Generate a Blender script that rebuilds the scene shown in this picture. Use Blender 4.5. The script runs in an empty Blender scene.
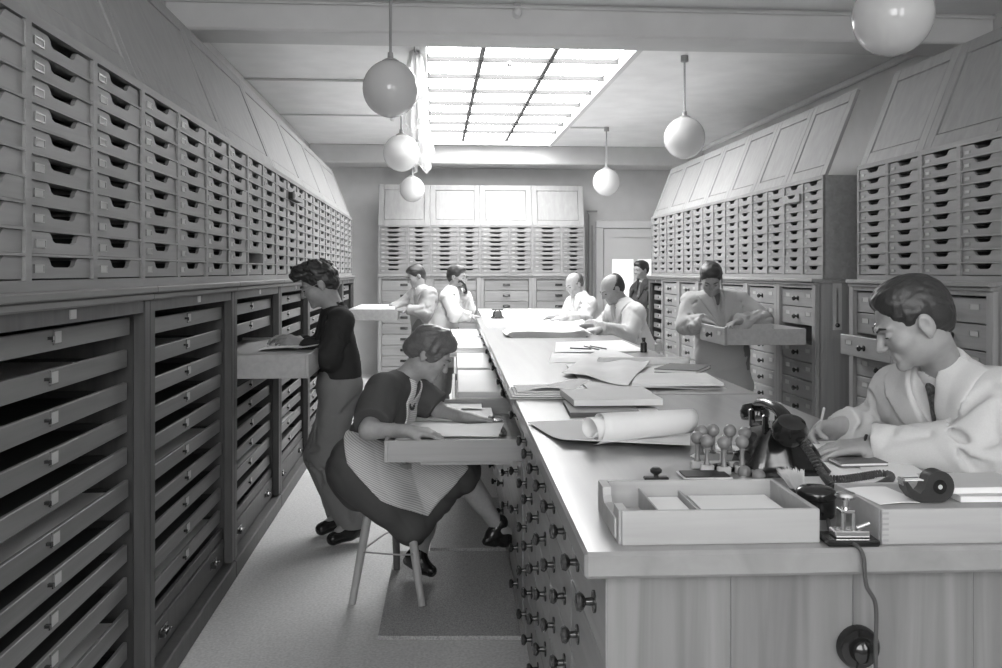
import bpy, math, random
import numpy as np
from mathutils import Vector, Matrix

random.seed(7)
PI = math.pi
SC = bpy.context.scene
COL = SC.collection

# ------------------------------------------------------------------ camera
F, CX, CY, HC = 900.0, 501.0, 271.0, 1.45      # focal length in pixels, horizon row, eye height
PSI = math.atan(67 / 900)
cam = bpy.data.cameras.new('camera')
cam.sensor_width = 36
cam.lens = 36 * F / 1002
cam.shift_y = -(334 - CY) / 1002
cam.clip_start = 0.05
camo = bpy.data.objects.new('camera', cam)
camo.location = (0, 0, HC)
camo.rotation_euler = (PI / 2, 0, -PSI)
COL.objects.link(camo)
SC.camera = camo

# ------------------------------------------------------------------ exposure, world
SC.view_settings.view_transform = 'Standard'
SC.view_settings.look = 'None'
SC.view_settings.gamma = 1
SC.view_settings.use_curve_mapping = False
SC.view_settings.exposure = 0.6
SKYLIGHT = 8.6          # daylight through the obscured laylight panes
REARWIN = 6.2           # daylight through the windows behind the camera
W = bpy.data.worlds.new('world')
SC.world = W
W.use_nodes = True
W.node_tree.nodes['Background'].inputs[0].default_value = (0.8, 0.8, 0.8, 1)
W.node_tree.nodes['Background'].inputs[1].default_value = 1.0


# ------------------------------------------------------------------ pixel helpers (photo frame 1002 x 668)
def ray(u, v):
    a, b = (u - CX) / F, (CY - v) / F
    s, c = math.sin(PSI), math.cos(PSI)
    return s + a * c, c - a * s, b


def onz(u, v, z):
    r = ray(u, v); t = (z - HC) / r[2]
    return Vector((r[0] * t, r[1] * t, z))


def onx(u, v, x):
    r = ray(u, v); t = x / r[0]
    return Vector((x, r[1] * t, HC + r[2] * t))


def ony(u, v, y):
    r = ray(u, v); t = y / r[1]
    return Vector((r[0] * t, y, HC + r[2] * t))


# ------------------------------------------------------------------ materials (all greys: the photograph has no colour)
MATS = {}


def mat(name, v, rough=0.55, metal=0.0, spec=0.5, grain=None, noise=None, bump=0.0, emis=0, coat=0.0, trans=0):
    """grain=(axis, scale, amount): wood streaks along axis. noise=(scale, amount): blotches."""
    if name in MATS:
        return MATS[name]
    m = bpy.data.materials.new(name)
    m.use_nodes = True
    nt = m.node_tree
    b = nt.nodes['Principled BSDF']
    b.inputs['Base Color'].default_value = (v, v, v, 1)
    b.inputs['Roughness'].default_value = rough
    b.inputs['Metallic'].default_value = metal
    b.inputs['Specular IOR Level'].default_value = spec
    b.inputs['Coat Weight'].default_value = coat
    b.inputs['Coat Roughness'].default_value = 0.12
    if emis:
        b.inputs['Emission Color'].default_value = (1, 1, 1, 1)
        b.inputs['Emission Strength'].default_value = emis
    L = nt.links.new
    if grain or noise:
        tc = nt.nodes.new('ShaderNodeTexCoord')
        info = nt.nodes.new('ShaderNodeObjectInfo')
        mp = nt.nodes.new('ShaderNodeMapping')
        L(tc.outputs['Object'], mp.inputs['Vector'])
        add = nt.nodes.new('ShaderNodeVectorMath'); add.operation = 'SCALE'
        add.inputs[0].default_value = (7.3, 5.1, 9.7)
        L(info.outputs['Random'], add.inputs['Scale'])
        L(add.outputs[0], mp.inputs['Location'])
        tex = nt.nodes.new('ShaderNodeTexNoise')
        tex.inputs['Detail'].default_value = 5
        if grain:
            ax, sc, am = grain
            s = [sc, sc, sc]; s['xyz'.index(ax)] = sc * 0.045
            mp.inputs['Scale'].default_value = s
            tex.inputs['Scale'].default_value = 1.0
            tex.inputs['Distortion'].default_value = 0.6
        else:
            sc, am = noise
            tex.inputs['Scale'].default_value = sc
        L(mp.outputs[0], tex.inputs['Vector'])
        mr = nt.nodes.new('ShaderNodeMapRange')
        mr.inputs[1].default_value = 0.3; mr.inputs[2].default_value = 0.7
        mr.inputs[3].default_value = v * (1 - am); mr.inputs[4].default_value = v * (1 + am)
        L(tex.outputs[0], mr.inputs[0])
        mul = nt.nodes.new('ShaderNodeMath'); mul.operation = 'MULTIPLY_ADD'   # each piece a little lighter or darker
        mul.inputs[1].default_value = 0.16 * v; 
        L(info.outputs['Random'], mul.inputs[0]); 
        sub = nt.nodes.new('ShaderNodeMath'); sub.operation = 'SUBTRACT'; sub.inputs[1].default_value = 0.08 * v
        L(mr.outputs[0], sub.inputs[0]); L(sub.outputs[0], mul.inputs[2])
        L(mul.outputs[0], b.inputs['Base Color'])
        if bump:
            bp = nt.nodes.new('ShaderNodeBump'); bp.inputs['Strength'].default_value = bump
            bp.inputs['Distance'].default_value = 0.003
            L(tex.outputs[0], bp.inputs['Height']); L(bp.outputs[0], b.inputs['Normal'])
    MATS[name] = m
    return m


WOOD = mat('cabinet_wood', 0.265, 0.5, grain=('x', 30, 0.13))
WOODZ = mat('cabinet_wood_upright', 0.28, 0.5, grain=('z', 30, 0.14))
WOODD = mat('cover_panel_wood', 0.32, 0.6, grain=('z', 22, 0.08))
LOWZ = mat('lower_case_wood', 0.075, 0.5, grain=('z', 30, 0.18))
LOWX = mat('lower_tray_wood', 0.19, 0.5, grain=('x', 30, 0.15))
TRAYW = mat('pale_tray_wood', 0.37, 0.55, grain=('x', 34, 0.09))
TABLEW = mat('table_top_wood', 0.25, 0.36, grain=('y', 14, 0.12), coat=0.5)
TABLEF = mat('table_side_wood', 0.30, 0.38, grain=('y', 26, 0.15))
TABLEP = mat('table_front_boards', 0.18, 0.45, grain=('z', 18, 0.34))
INSHADE = mat('painted_inside_shade', 0.035, 0.9)  # shade inside drawers and trays, painted in as a near-black colour
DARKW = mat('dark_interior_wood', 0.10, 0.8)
BEAM = mat('beam_paint', 0.56, 0.7, noise=(4, 0.05))
WALL = mat('wall_paint', 0.56, 0.8, noise=(6, 0.04))
CEIL = mat('ceiling_paint', 0.80, 0.7, noise=(4, 0.05))
FLOOR = mat('linoleum', 0.56, 0.45, noise=(90, 0.18))
BRASS = mat('dull_metal', 0.40, 0.35, metal=0.9)
CARD = mat('card', 0.46, 0.7)
PAPER = mat('paper', 0.82, 0.75, noise=(3, 0.04))
PAPER2 = mat('tracing_paper', 0.76, 0.7, noise=(5, 0.06))
PAPERD = mat('grey_folder', 0.45, 0.75, noise=(6, 0.06))
BLACK = mat('black_bakelite', 0.012, 0.14, spec=0.6)
BLACKM = mat('black_matt', 0.02, 0.5)
KNOBM = mat('dark_knob', 0.03, 0.18, spec=0.7)
IRON = mat('iron_pipe', 0.35, 0.5, metal=0.3)
PIPE = mat('painted_pipe', 0.55, 0.5)
CHROME = mat('nickel', 0.75, 0.18, metal=1.0)
GLOBE = mat('opal_glass', 0.62, 0.08, spec=0.5)
MATM = mat('coir_mat', 0.36, 0.95, noise=(160, 0.35), bump=0.6)
PANE = mat('lit_obscured_glass', 0.8, 0.4, emis=SKYLIGHT)
WPANE = mat('lit_window_glass', 0.8, 0.3, emis=REARWIN)
WHITEP = mat('white_paint', 0.62, 0.5)
BARM = mat('iron_glazing_bar', 0.08, 0.6)
CLOTHC = mat('curtain_cloth', 0.75, 0.9)
_n = CLOTHC.node_tree
_t = _n.nodes.new('ShaderNodeBsdfTranslucent'); _t.inputs[0].default_value = (.7, .7, .7, 1)
_x = _n.nodes.new('ShaderNodeMixShader'); _x.inputs[0].default_value = .3
_n.links.new(_n.nodes['Principled BSDF'].outputs[0], _x.inputs[1]); _n.links.new(_t.outputs[0], _x.inputs[2])
_n.links.new(_x.outputs[0], _n.nodes['Material Output'].inputs[0])


# ------------------------------------------------------------------ mesh builder
class MB:
    def __init__(s):
        s.v, s.f = [], []

    def add(s, vs, fs):
        o = len(s.v)
        s.v += [tuple(p) for p in vs]
        s.f += [tuple(i + o for i in f) for f in fs]
        return s

    def box(s, x0, x1, y0, y1, z0, z1, M=None):
        vs = [Vector((x, y, z)) for x in (x0, x1) for y in (y0, y1) for z in (z0, z1)]
        if M is not None:
            vs = [M @ p for p in vs]
        return s.add(vs, [(0, 1, 3, 2), (4, 6, 7, 5), (0, 4, 5, 1), (2, 3, 7, 6), (0, 2, 6, 4), (1, 5, 7, 3)])

    def cbox(s, x0, x1, y0, y1, z0, z1, c=0.004, M=None):
        """box with chamfered edges"""
        vs, idx = [], {}
        for a, x in enumerate((x0, x1)):
            for b, y in enumerate((y0, y1)):
                for d, z in enumerate((z0, z1)):
                    sx, sy, sz = (1 - 2 * a), (1 - 2 * b), (1 - 2 * d)
                    for k in range(3):
                        p = [x + sx * c, y + sy * c, z + sz * c]
                        p[k] = (x, y, z)[k]
                        idx[(a, b, d, k)] = len(vs)
                        vs.append(Vector(p))
        fs = []
        for k in range(3):
            o = [i for i in range(3) if i != k]
            for e in (0, 1):
                q = []
                for (p1, p2) in ((0, 0), (1, 0), (1, 1), (0, 1)):
                    t = [0, 0, 0]; t[k] = e; t[o[0]] = p1; t[o[1]] = p2
                    q.append(idx[(*t, k)])
                if (e == 1) != (k == 1): fs.append(q)
                else: fs.append(q[::-1])
        for k in range(3):                       # edges along axis k
            o = [i for i in range(3) if i != k]
            for p1 in (0, 1):
                for p2 in (0, 1):
                    t0 = [0, 0, 0]; t0[o[0]] = p1; t0[o[1]] = p2
                    t1 = list(t0); t1[k] = 1
                    fs.append([idx[(*t0, o[0])], idx[(*t0, o[1])], idx[(*t1, o[1])], idx[(*t1, o[0])]])
        for a in (0, 1):
            for b in (0, 1):
                for d in (0, 1):
                    fs.append([idx[(a, b, d, k)] for k in range(3)])
        if M is not None:
            vs = [M @ p for p in vs]
        return s.add(vs, fs)

    def prism(s, poly, h0, h1, axis='z', M=None):
        """polygon (a,b) extruded along axis: x->(h,a,b), y->(a,h,b), z->(a,b,h)"""
        n = len(poly)
        def P(a, b, h):
            return Vector({'x': (h, a, b), 'y': (a, h, b), 'z': (a, b, h)}[axis])
        vs = [P(a, b, h0) for a, b in poly] + [P(a, b, h1) for a, b in poly]
        if M is not None:
            vs = [M @ p for p in vs]
        fs = [tuple(range(n))[::-1], tuple(range(n, 2 * n))]
        fs += [(i, (i + 1) % n, n + (i + 1) % n, n + i) for i in range(n)]
        return s.add(vs, fs)

    def tube(s, pts, r, n=8, caps=True):
        pts = [Vector(p) for p in pts]
        rs = r if isinstance(r, (list, tuple)) else [r] * len(pts)
        rings, up = [], None
        for i, p in enumerate(pts):
            t = (pts[min(i + 1, len(pts) - 1)] - pts[max(i - 1, 0)]).normalized()
            if up is None:
                up = t.orthogonal().normalized()
            up = (up - t * up.dot(t))
            up = up.normalized() if up.length > 1e-6 else t.orthogonal().normalized()
            w = t.cross(up)
            rings.append([p + (up * math.cos(a) + w * math.sin(a)) * rs[i] for a in [2 * PI * k / n for k in range(n)]])
        vs = [q for g in rings for q in g]
        fs = [(i * n + k, i * n + (k + 1) % n, (i + 1) * n + (k + 1) % n, (i + 1) * n + k) for i in range(len(pts) - 1) for k in range(n)]
        if caps:
            fs += [tuple(range(n))[::-1], tuple(range((len(pts) - 1) * n, len(pts) * n))]
        return s.add(vs, fs)

    def lathe(s, prof, n=20, M=None):
        """prof: (r, z) list, around z"""
        vs, fs = [], []
        for r, z in prof:
            for k in range(n):
                a = 2 * PI * k / n
                vs.append(Vector((r * math.cos(a), r * math.sin(a), z)))
        for i in range(len(prof) - 1):
            for k in range(n):
                fs.append((i * n + k, i * n + (k + 1) % n, (i + 1) * n + (k + 1) % n, (i + 1) * n + k))
        fs += [tuple(range(n))[::-1], tuple(range((len(prof) - 1) * n, len(prof) * n))]
        if M is not None:
            vs = [M @ p for p in vs]
        return s.add(vs, fs)

    def ball(s, c, r, n=16, m=10, M=None):
        rx, ry, rz = r if isinstance(r, (list, tuple)) else (r, r, r)
        prof = [(math.sin(PI * i / m), -math.cos(PI * i / m)) for i in range(m + 1)]
        prof[0] = (0.02, -1); prof[-1] = (0.02, 1)
        T = Matrix.Translation(Vector(c)) @ Matrix.Diagonal((rx, ry, rz, 1))
        return s.lathe(prof, n, T if M is None else M @ T)

    def sheet(s, fn, nu, nv, th=0.0006):
        """thin closed sheet over fn(u,v), thickness th downwards"""
        top = [Vector(fn(i / nu, j / nv)) for i in range(nu + 1) for j in range(nv + 1)]
        N = len(top)
        bot = [p - Vector((0, 0, th)) for p in top]
        k = lambda i, j: i * (nv + 1) + j
        fs = [(k(i, j), k(i + 1, j), k(i + 1, j + 1), k(i, j + 1)) for i in range(nu) for j in range(nv)]
        fs += [tuple(N + q for q in f[::-1]) for f in fs]
        for i in range(nu):
            fs += [(k(i + 1, 0), k(i, 0), N + k(i, 0), N + k(i + 1, 0)), (k(i, nv), k(i + 1, nv), N + k(i + 1, nv), N + k(i, nv))]
        for j in range(nv):
            fs += [(k(0, j), k(0, j + 1), N + k(0, j + 1), N + k(0, j)), (k(nu, j + 1), k(nu, j), N + k(nu, j), N + k(nu, j + 1))]
        return s.add(top + bot, fs)

    def mesh(s, name, m, smooth=False):
        me = bpy.data.meshes.new(name)
        me.from_pydata(s.v, [], s.f)
        me.validate()
        me.materials.append(m)
        if smooth:
            me.polygons.foreach_set('use_smooth', [True] * len(me.polygons))
            try:
                me.set_sharp_from_angle(angle=math.radians(40))
            except Exception:
                pass
        me.update()
        return me

    def build(s, name, m, parent=None, loc=(0, 0, 0), rz=0, smooth=False):
        return put(name, s.mesh(name, m, smooth), parent, loc, rz)


def put(name, me, parent=None, loc=(0, 0, 0), rz=0):
    o = bpy.data.objects.new(name, me)
    COL.objects.link(o)
    o.location = loc
    o.rotation_euler = (0, 0, rz)
    if parent is not None:
        o.parent = parent
    return o


def tag(o, label, cat, group=None):
    o['label'] = label
    o['category'] = cat
    if group:
        o['group'] = group
    return o


def thing(name, label, cat, loc=(0, 0, 0), rz=0, group=None):
    return tag(put(name, None, None, loc, rz), label, cat, group)


def struct(o, label=None, cat=None):
    o['kind'] = 'structure'
    if label:
        o['label'] = label
    if cat:
        o['category'] = cat
    return o


ORD = ['nearest', 'second', 'third', 'fourth', 'fifth', 'sixth', 'seventh', 'eighth']

# ================================================================== the room
XW0, XW1, YW0, YW1, ZC = -1.66, 3.7, -1.6, 12.75, 3.15
struct(MB().box(XW0 - .1, XW1 + .1, YW0 - .1, YW1 + .1, -.1, 0).build('floor', FLOOR), 'pale grey speckled linoleum floor', 'floor')
struct(MB().box(XW0 - .1, XW0, YW0, YW1, 0, ZC + .3).build('wall_left', WALL), 'grey painted wall behind the left cabinets', 'wall')
struct(MB().box(XW1, XW1 + .1, YW0, YW1, 0, ZC + .3).build('wall_right', WALL), 'grey painted wall behind the right cabinets', 'wall')
struct(MB().box(XW0, XW1, YW1, YW1 + .1, 0, ZC + .3).build('wall_back', WALL), 'grey painted end wall with the door', 'wall')
# rear wall with two window openings (behind the photographer)
rw = MB()
WX = [(-1.5, 0.5), (1.2, 2.1)]
wz0, wz1 = 1.25, 3.0
rw.box(XW0, XW1, YW0 - .1, YW0, 0, wz0).box(XW0, XW1, YW0 - .1, YW0, wz1, ZC + .3)
xs = [XW0] + [q for p in WX for q in p] + [XW1]
for i in range(0, len(xs), 2):
    rw.box(xs[i], xs[i + 1], YW0 - .1, YW0, wz0, wz1)
struct(rw.build('wall_rear', WALL), 'grey painted wall with tall windows', 'wall')
for i, (a, b) in enumerate(WX):
    w = struct(put('window_%d' % (i + 2), None, None, (a, YW0, wz0)), 'tall daylight window in the wall', 'window')
    fr = MB()
    ww, wh = b - a, wz1 - wz0
    fr.box(0, .06, -.08, 0, 0, wh).box(ww - .06, ww, -.08, 0, 0, wh).box(0, ww, -.08, 0, 0, .06).box(0, ww, -.08, 0, wh - .06, wh)
    fr.box(ww / 2 - .03, ww / 2 + .03, -.08, 0, 0, wh).box(0, ww, -.07, -.01, wh * .62, wh * .62 + .05)
    fr.build('window_frame', WHITEP, w)
    for (x0, x1) in ((.06, ww / 2 - .03), (ww / 2 + .03, ww - .06)):
        for (z0, z1) in ((.06, wh * .62), (wh * .62 + .05, wh - .06)):
            MB().box(x0, x1, -.05, -.04, z0, z1).build('pane', WPANE, w)
# ceiling with the laylight opening
SX0, SX1, SY0, SY1 = -0.11, 1.58, 6.45, 12.0
ce = MB()
ce.box(XW0, SX0, YW0, YW1, ZC, ZC + .3).box(SX1, XW1, YW0, YW1, ZC, ZC + .3)
ce.box(SX0, SX1, YW0, SY0, ZC, ZC + .3).box(SX0, SX1, SY1, YW1, ZC, ZC + .3)
ceil = struct(ce.build('ceiling', CEIL), 'grey boarded ceiling with a long glazed opening', 'ceiling')
# beams
b1 = MB().cbox(XW0, XW1, 5.70, 6.05, 2.95, ZC, .012)
struct(b1.build('trim_1', BEAM), 'broad painted ceiling beam crossing the room', 'beam')
b2 = MB().cbox(XW0, XW1, 12.15, YW1, 2.90, ZC, .012)
struct(b2.build('trim_2', BEAM), 'painted ceiling beam along the end wall', 'beam')
struct(MB().cbox(XW1 - .05, XW1, 6.05, 12.15, ZC - .05, ZC, .01).build('trim_3', CEIL), 'cornice strip along the right wall', 'moulding')
struct(MB().tube([(XW0, 5.69, 3.125), (XW1, 5.69, 3.125)], .012, 8).build('trim_4', PIPE, smooth=True), 'thin conduit along the ceiling beam', 'conduit')
bb = MB().box(-.76, 2.06, YW1 - .015, YW1, 0, .12)
struct(bb.build('baseboard_back', WALL), 'low skirting board on the end wall', 'baseboard')

# laylight (window_1): frame, long bars, thin cross bars, separate panes
sk = struct(put('window_1', None, None, (0, 0, ZC)), 'long bright ceiling laylight of obscured glass panes', 'window')
fr = MB()
fr.box(SX0, SX0 + .05, SY0, SY1, -.02, .1).box(SX1 - .05, SX1, SY0, SY1, -.03, .1)
fr.box(SX0, SX1, SY0, SY0 + .05, -.02, .1).box(SX0, SX1, SY1 - .04, SY1, -.02, .1)
fr.build('frame', WHITEP, sk)
cols = [SX0 + .05, .385, .96, SX1 - .05]
for x in cols[1:3]:
    MB().box(x - .018, x + .018, SY0, SY1, .03, .09).build('glazing_bar', BARM, sk)
rows = [SY0 + .05, 6.9, 7.4, 8.05, 8.7, 9.35, 9.97, 10.6, 11.22, SY1 - .04]
for y in rows[1:-1]:
    MB().box(SX0 + .05, SX1 - .05, y - .014, y + .014, .02, .075).build('cross_bar', BARM, sk)
pm = {}
for i in range(3):
    for j in range(len(rows) - 1):
        MB().box(cols[i] + .018, cols[i + 1] - .018, rows[j] + .006, rows[j + 1] - .006, .06, .066).build('pane', PANE, sk)

# door in the end wall
dr = struct(put('door_1', None, None, (2.42, YW1, 0)), 'grey panelled door with a small glazed light', 'door')
dm = MB()
dw, dh = .92, 2.05
dm.box(0, .12, -.04, -.01, 0, dh).box(dw - .12, dw, -.04, -.01, 0, dh).box(.12, dw - .12, -.04, -.01, dh - .12, dh)
dm.box(.12, dw - .12, -.04, -.01, 0, .22).box(.12, dw - .12, -.04, -.01, 1.62, 1.72).box(.12, dw - .12, -.04, -.01, .98, 1.08)
dm.box(.12, dw - .12, -.022, -.01, 1.72, dh - .12).box(.12, dw - .12, -.022, -.01, .22, .98)
dm.box(dw / 2 - .03, dw / 2 + .03, -.035, -.01, 1.08, 1.62)
dm.build('door_leaf', WHITEP, dr)
GL = mat('lit_door_glass', .8, .3, emis=.45)
MB().box(.12, dw / 2 - .03, -.02, -.012, 1.08, 1.62).build('pane', GL, dr)
MB().box(dw / 2 + .03, dw - .12, -.02, -.012, 1.08, 1.62).build('pane', GL, dr)
fm = MB().cbox(-.12, -.01, -.06, 0, 0, dh + .01, .01).cbox(dw + .01, dw + .12, -.06, 0, 0, dh + .01, .01).cbox(-.12, dw + .12, -.06, 0, dh + .01, dh + .12, .01)
fm.build('door_frame', WHITEP, dr)
MB().tube([(.07, -.04, 1.02), (.07, -.09, 1.02), (.17, -.09, 1.02)], .011).build('door_handle', BRASS, dr)

# ================================================================== drawer cabinets
UZ0, UZ1 = 1.40, 2.07       # upper cases stand on the lower ones
RZ0, RZ1 = 1.427, 2.045     # ten drawer rows
NR = 10
PITCH = (RZ1 - RZ0) / NR
CACHE = {}


def drawer_mesh(w, h, depth):
    k = ('d', round(w, 3))
    if k in CACHE:
        return CACHE[k]
    m = MB()
    t = .012
    a, b = .285 * w, .765 * w
    d = .48 * h
    poly = [(0, 0), (w, 0), (w, h), (b, h), (b - .012, h - d * .35), (b - .02, h - d * .8), (b - .035, h - d), (a + .035, h - d), (a + .02, h - d * .8), (a + .012, h - d * .35), (a, h), (0, h)]
    # concave front: split into three strips
    m.prism([(0, 0), (a + .035, 0), (a + .035, h - d), (a + .02, h - d * .8), (a + .012, h - d * .35), (a, h), (0, h)], 0, t, 'y')
    m.prism([(a + .035, 0), (b - .035, 0), (b - .035, h - d), (a + .035, h - d)], 0, t, 'y')
    m.prism([(b - .035, 0), (w, 0), (w, h), (b, h), (b - .012, h - d * .35), (b - .02, h - d * .8), (b - .035, h - d)], 0, t, 'y')
    m.box(.004, .012, t, depth, .002, h - .006).box(w - .012, w - .004, t, depth, .002, h - .006)
    m.box(.012, w - .012, t, depth, .002, .006).box(.012, w - .012, depth - .008, depth, .006, h - .006)
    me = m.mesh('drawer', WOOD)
    me.materials.append(INSHADE)  # drawer inside coloured dark so the notch shows painted shade
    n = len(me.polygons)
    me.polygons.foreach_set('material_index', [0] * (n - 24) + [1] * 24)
    CACHE[k] = me
    return CACHE[k]


def holder_mesh(s=1.0):
    k = ('h', s)
    if k not in CACHE:
        m = MB()
        w, h, t = .056 * s, .021 * s, .003
        m.box(0, w, -t, 0, 0, .003).box(0, .003, -t, 0, 0, h).box(w - .003, w, -t, 0, 0, h).box(0, w, -t, 0, h - .003, h)
        m.box(.003, w - .003, -.001, 0, .003, h - .003)
        me = m.mesh('card_holder', BRASS)
        me.materials.append(CARD)
        me.polygons.foreach_set('material_index', [0] * 24 + [1] * 6)
        CACHE[k] = me
    return CACHE[k]


def cover_mesh(Wd, lean, rise):
    k = ('c', Wd)
    if k in CACHE:
        return CACHE[k]
    m = MB()
    L = math.hypot(lean, rise)
    R = Matrix.Rotation(-math.atan2(lean, rise), 4, 'X')
    s, t = .075, .022
    g = .0015
    m.cbox(g, s, 0, t, 0, L, .003, R).cbox(Wd - s, Wd - g, 0, t, 0, L, .003, R)
    m.cbox(s, Wd - s, 0, t, 0, s, .003, R).cbox(s, Wd - s, 0, t, L - s, L, .003, R)
    gr = .009
    m.box(s - .001, Wd - s + .001, .020, .0215, s - .001, L - s + .001, R)
    m.cbox(s + gr, Wd - s - gr, .004, .020, s + gr * .5, L - s - gr * .5, .002, R)
    CACHE[k] = m.mesh('cover_panel', WOODD)
    return CACHE[k]


def upper_case(loc, rz, Wd, colw, label, group, skip=(), out={}, depth=.42, lean=.22, rise=.56):
    root = thing('drawer_case', label, 'cabinet', loc, rz, group)
    k = ('u', round(Wd, 3), tuple(colw))
    h = UZ1 - UZ0
    st = .03
    if k not in CACHE:
        m = MB()
        m.box(0, .018, .004, depth, 0, h).box(Wd - .018, Wd, .004, depth, 0, h)
        m.box(.018, Wd - .018, depth - .012, depth, 0, h)
        m.box(.018, Wd - .018, .004, depth, h - .018, h).box(.018, Wd - .018, .004, depth, 0, .018)
        m.box(0, Wd, -.002, .016, RZ1 - UZ0, h).box(0, Wd, -.002, .016, 0, RZ0 - UZ0)      # top and bottom rails
        x = 0
        for i in range(len(colw) + 1):
            e = i in (0, len(colw))
            x0 = 0 if i == 0 else (Wd - st * .6 if i == len(colw) else x - st / 2)
            x1 = st * .6 if i == 0 else (Wd if i == len(colw) else x + st / 2)
            m.box(x0, x1, -.002, .016, RZ0 - UZ0, RZ1 - UZ0)
            if not e:
                m.box(x - .005, x + .005, .016, depth - .012, .018, h - .018)
            if i < len(colw):
                x += colw[i]
        for r in range(1, NR):
            z = RZ0 - UZ0 + r * PITCH
            m.box(.018, Wd - .018, -.001, .05, z - .0035, z + .0035)
        CACHE[k] = m.mesh('carcass', WOOD)
    put('carcass', CACHE[k], root)
    x = 0
    for i, cw in enumerate(colw):
        x0 = x + (st * .6 if i == 0 else st / 2) + .002
        x1 = x + cw - (st * .6 if i == len(colw) - 1 else st / 2) - .002
        dm_ = drawer_mesh(x1 - x0, PITCH - .009, depth - .05)
        for r in range(NR):
            if (i, r) in skip:
                continue
            p = out.get((i, r), random.choice([0, 0, 0, .002, .004, .001]))
            d = put('drawer', dm_, root, (x0, -p + .007, RZ0 - UZ0 + r * PITCH + .0045))
            put('card_holder', holder_mesh(1.0 if cw > .41 else .7), d, (.075 * (x1 - x0), 0, PITCH * .22))
        x += cw
    put('cover_panel', cover_mesh(Wd, lean, rise), root, (0, .012, h))
    return root


def knob_mesh():
    if 'k' not in CACHE:
        M = Matrix.Rotation(PI / 2, 4, 'X')
        CACHE['k'] = MB().lathe([(.017, 0), (.017, .003), (.007, .006), (.006, .016), (.012, .022), (.017, .028), (.017, .034), (.010, .040), (.001, .042)], 12, M).mesh('knob', KNOBM, True)
    return CACHE['k']


def cup_mesh():
    if 'cup' not in CACHE:
        m = MB()
        n = 8
        pr = []
        for i in range(n + 1):
            a = PI * i / n
            for j in range(5):
                b = PI / 2 * j / 4
                pr.append((.045 * math.cos(a), -.022 * math.cos(b), .022 * math.sin(a) * (.4 + .6 * math.sin(b))))
        fs = [(i * 5 + j, i * 5 + j + 1, (i + 1) * 5 + j + 1, (i + 1) * 5 + j) for i in range(n) for j in range(4)]
        m.add(pr, fs).box(-.05, .05, -.002, 0, -.006, .026)
        CACHE['cup'] = m.mesh('cup_handle', KNOBM, True)
    return CACHE['cup']


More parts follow.
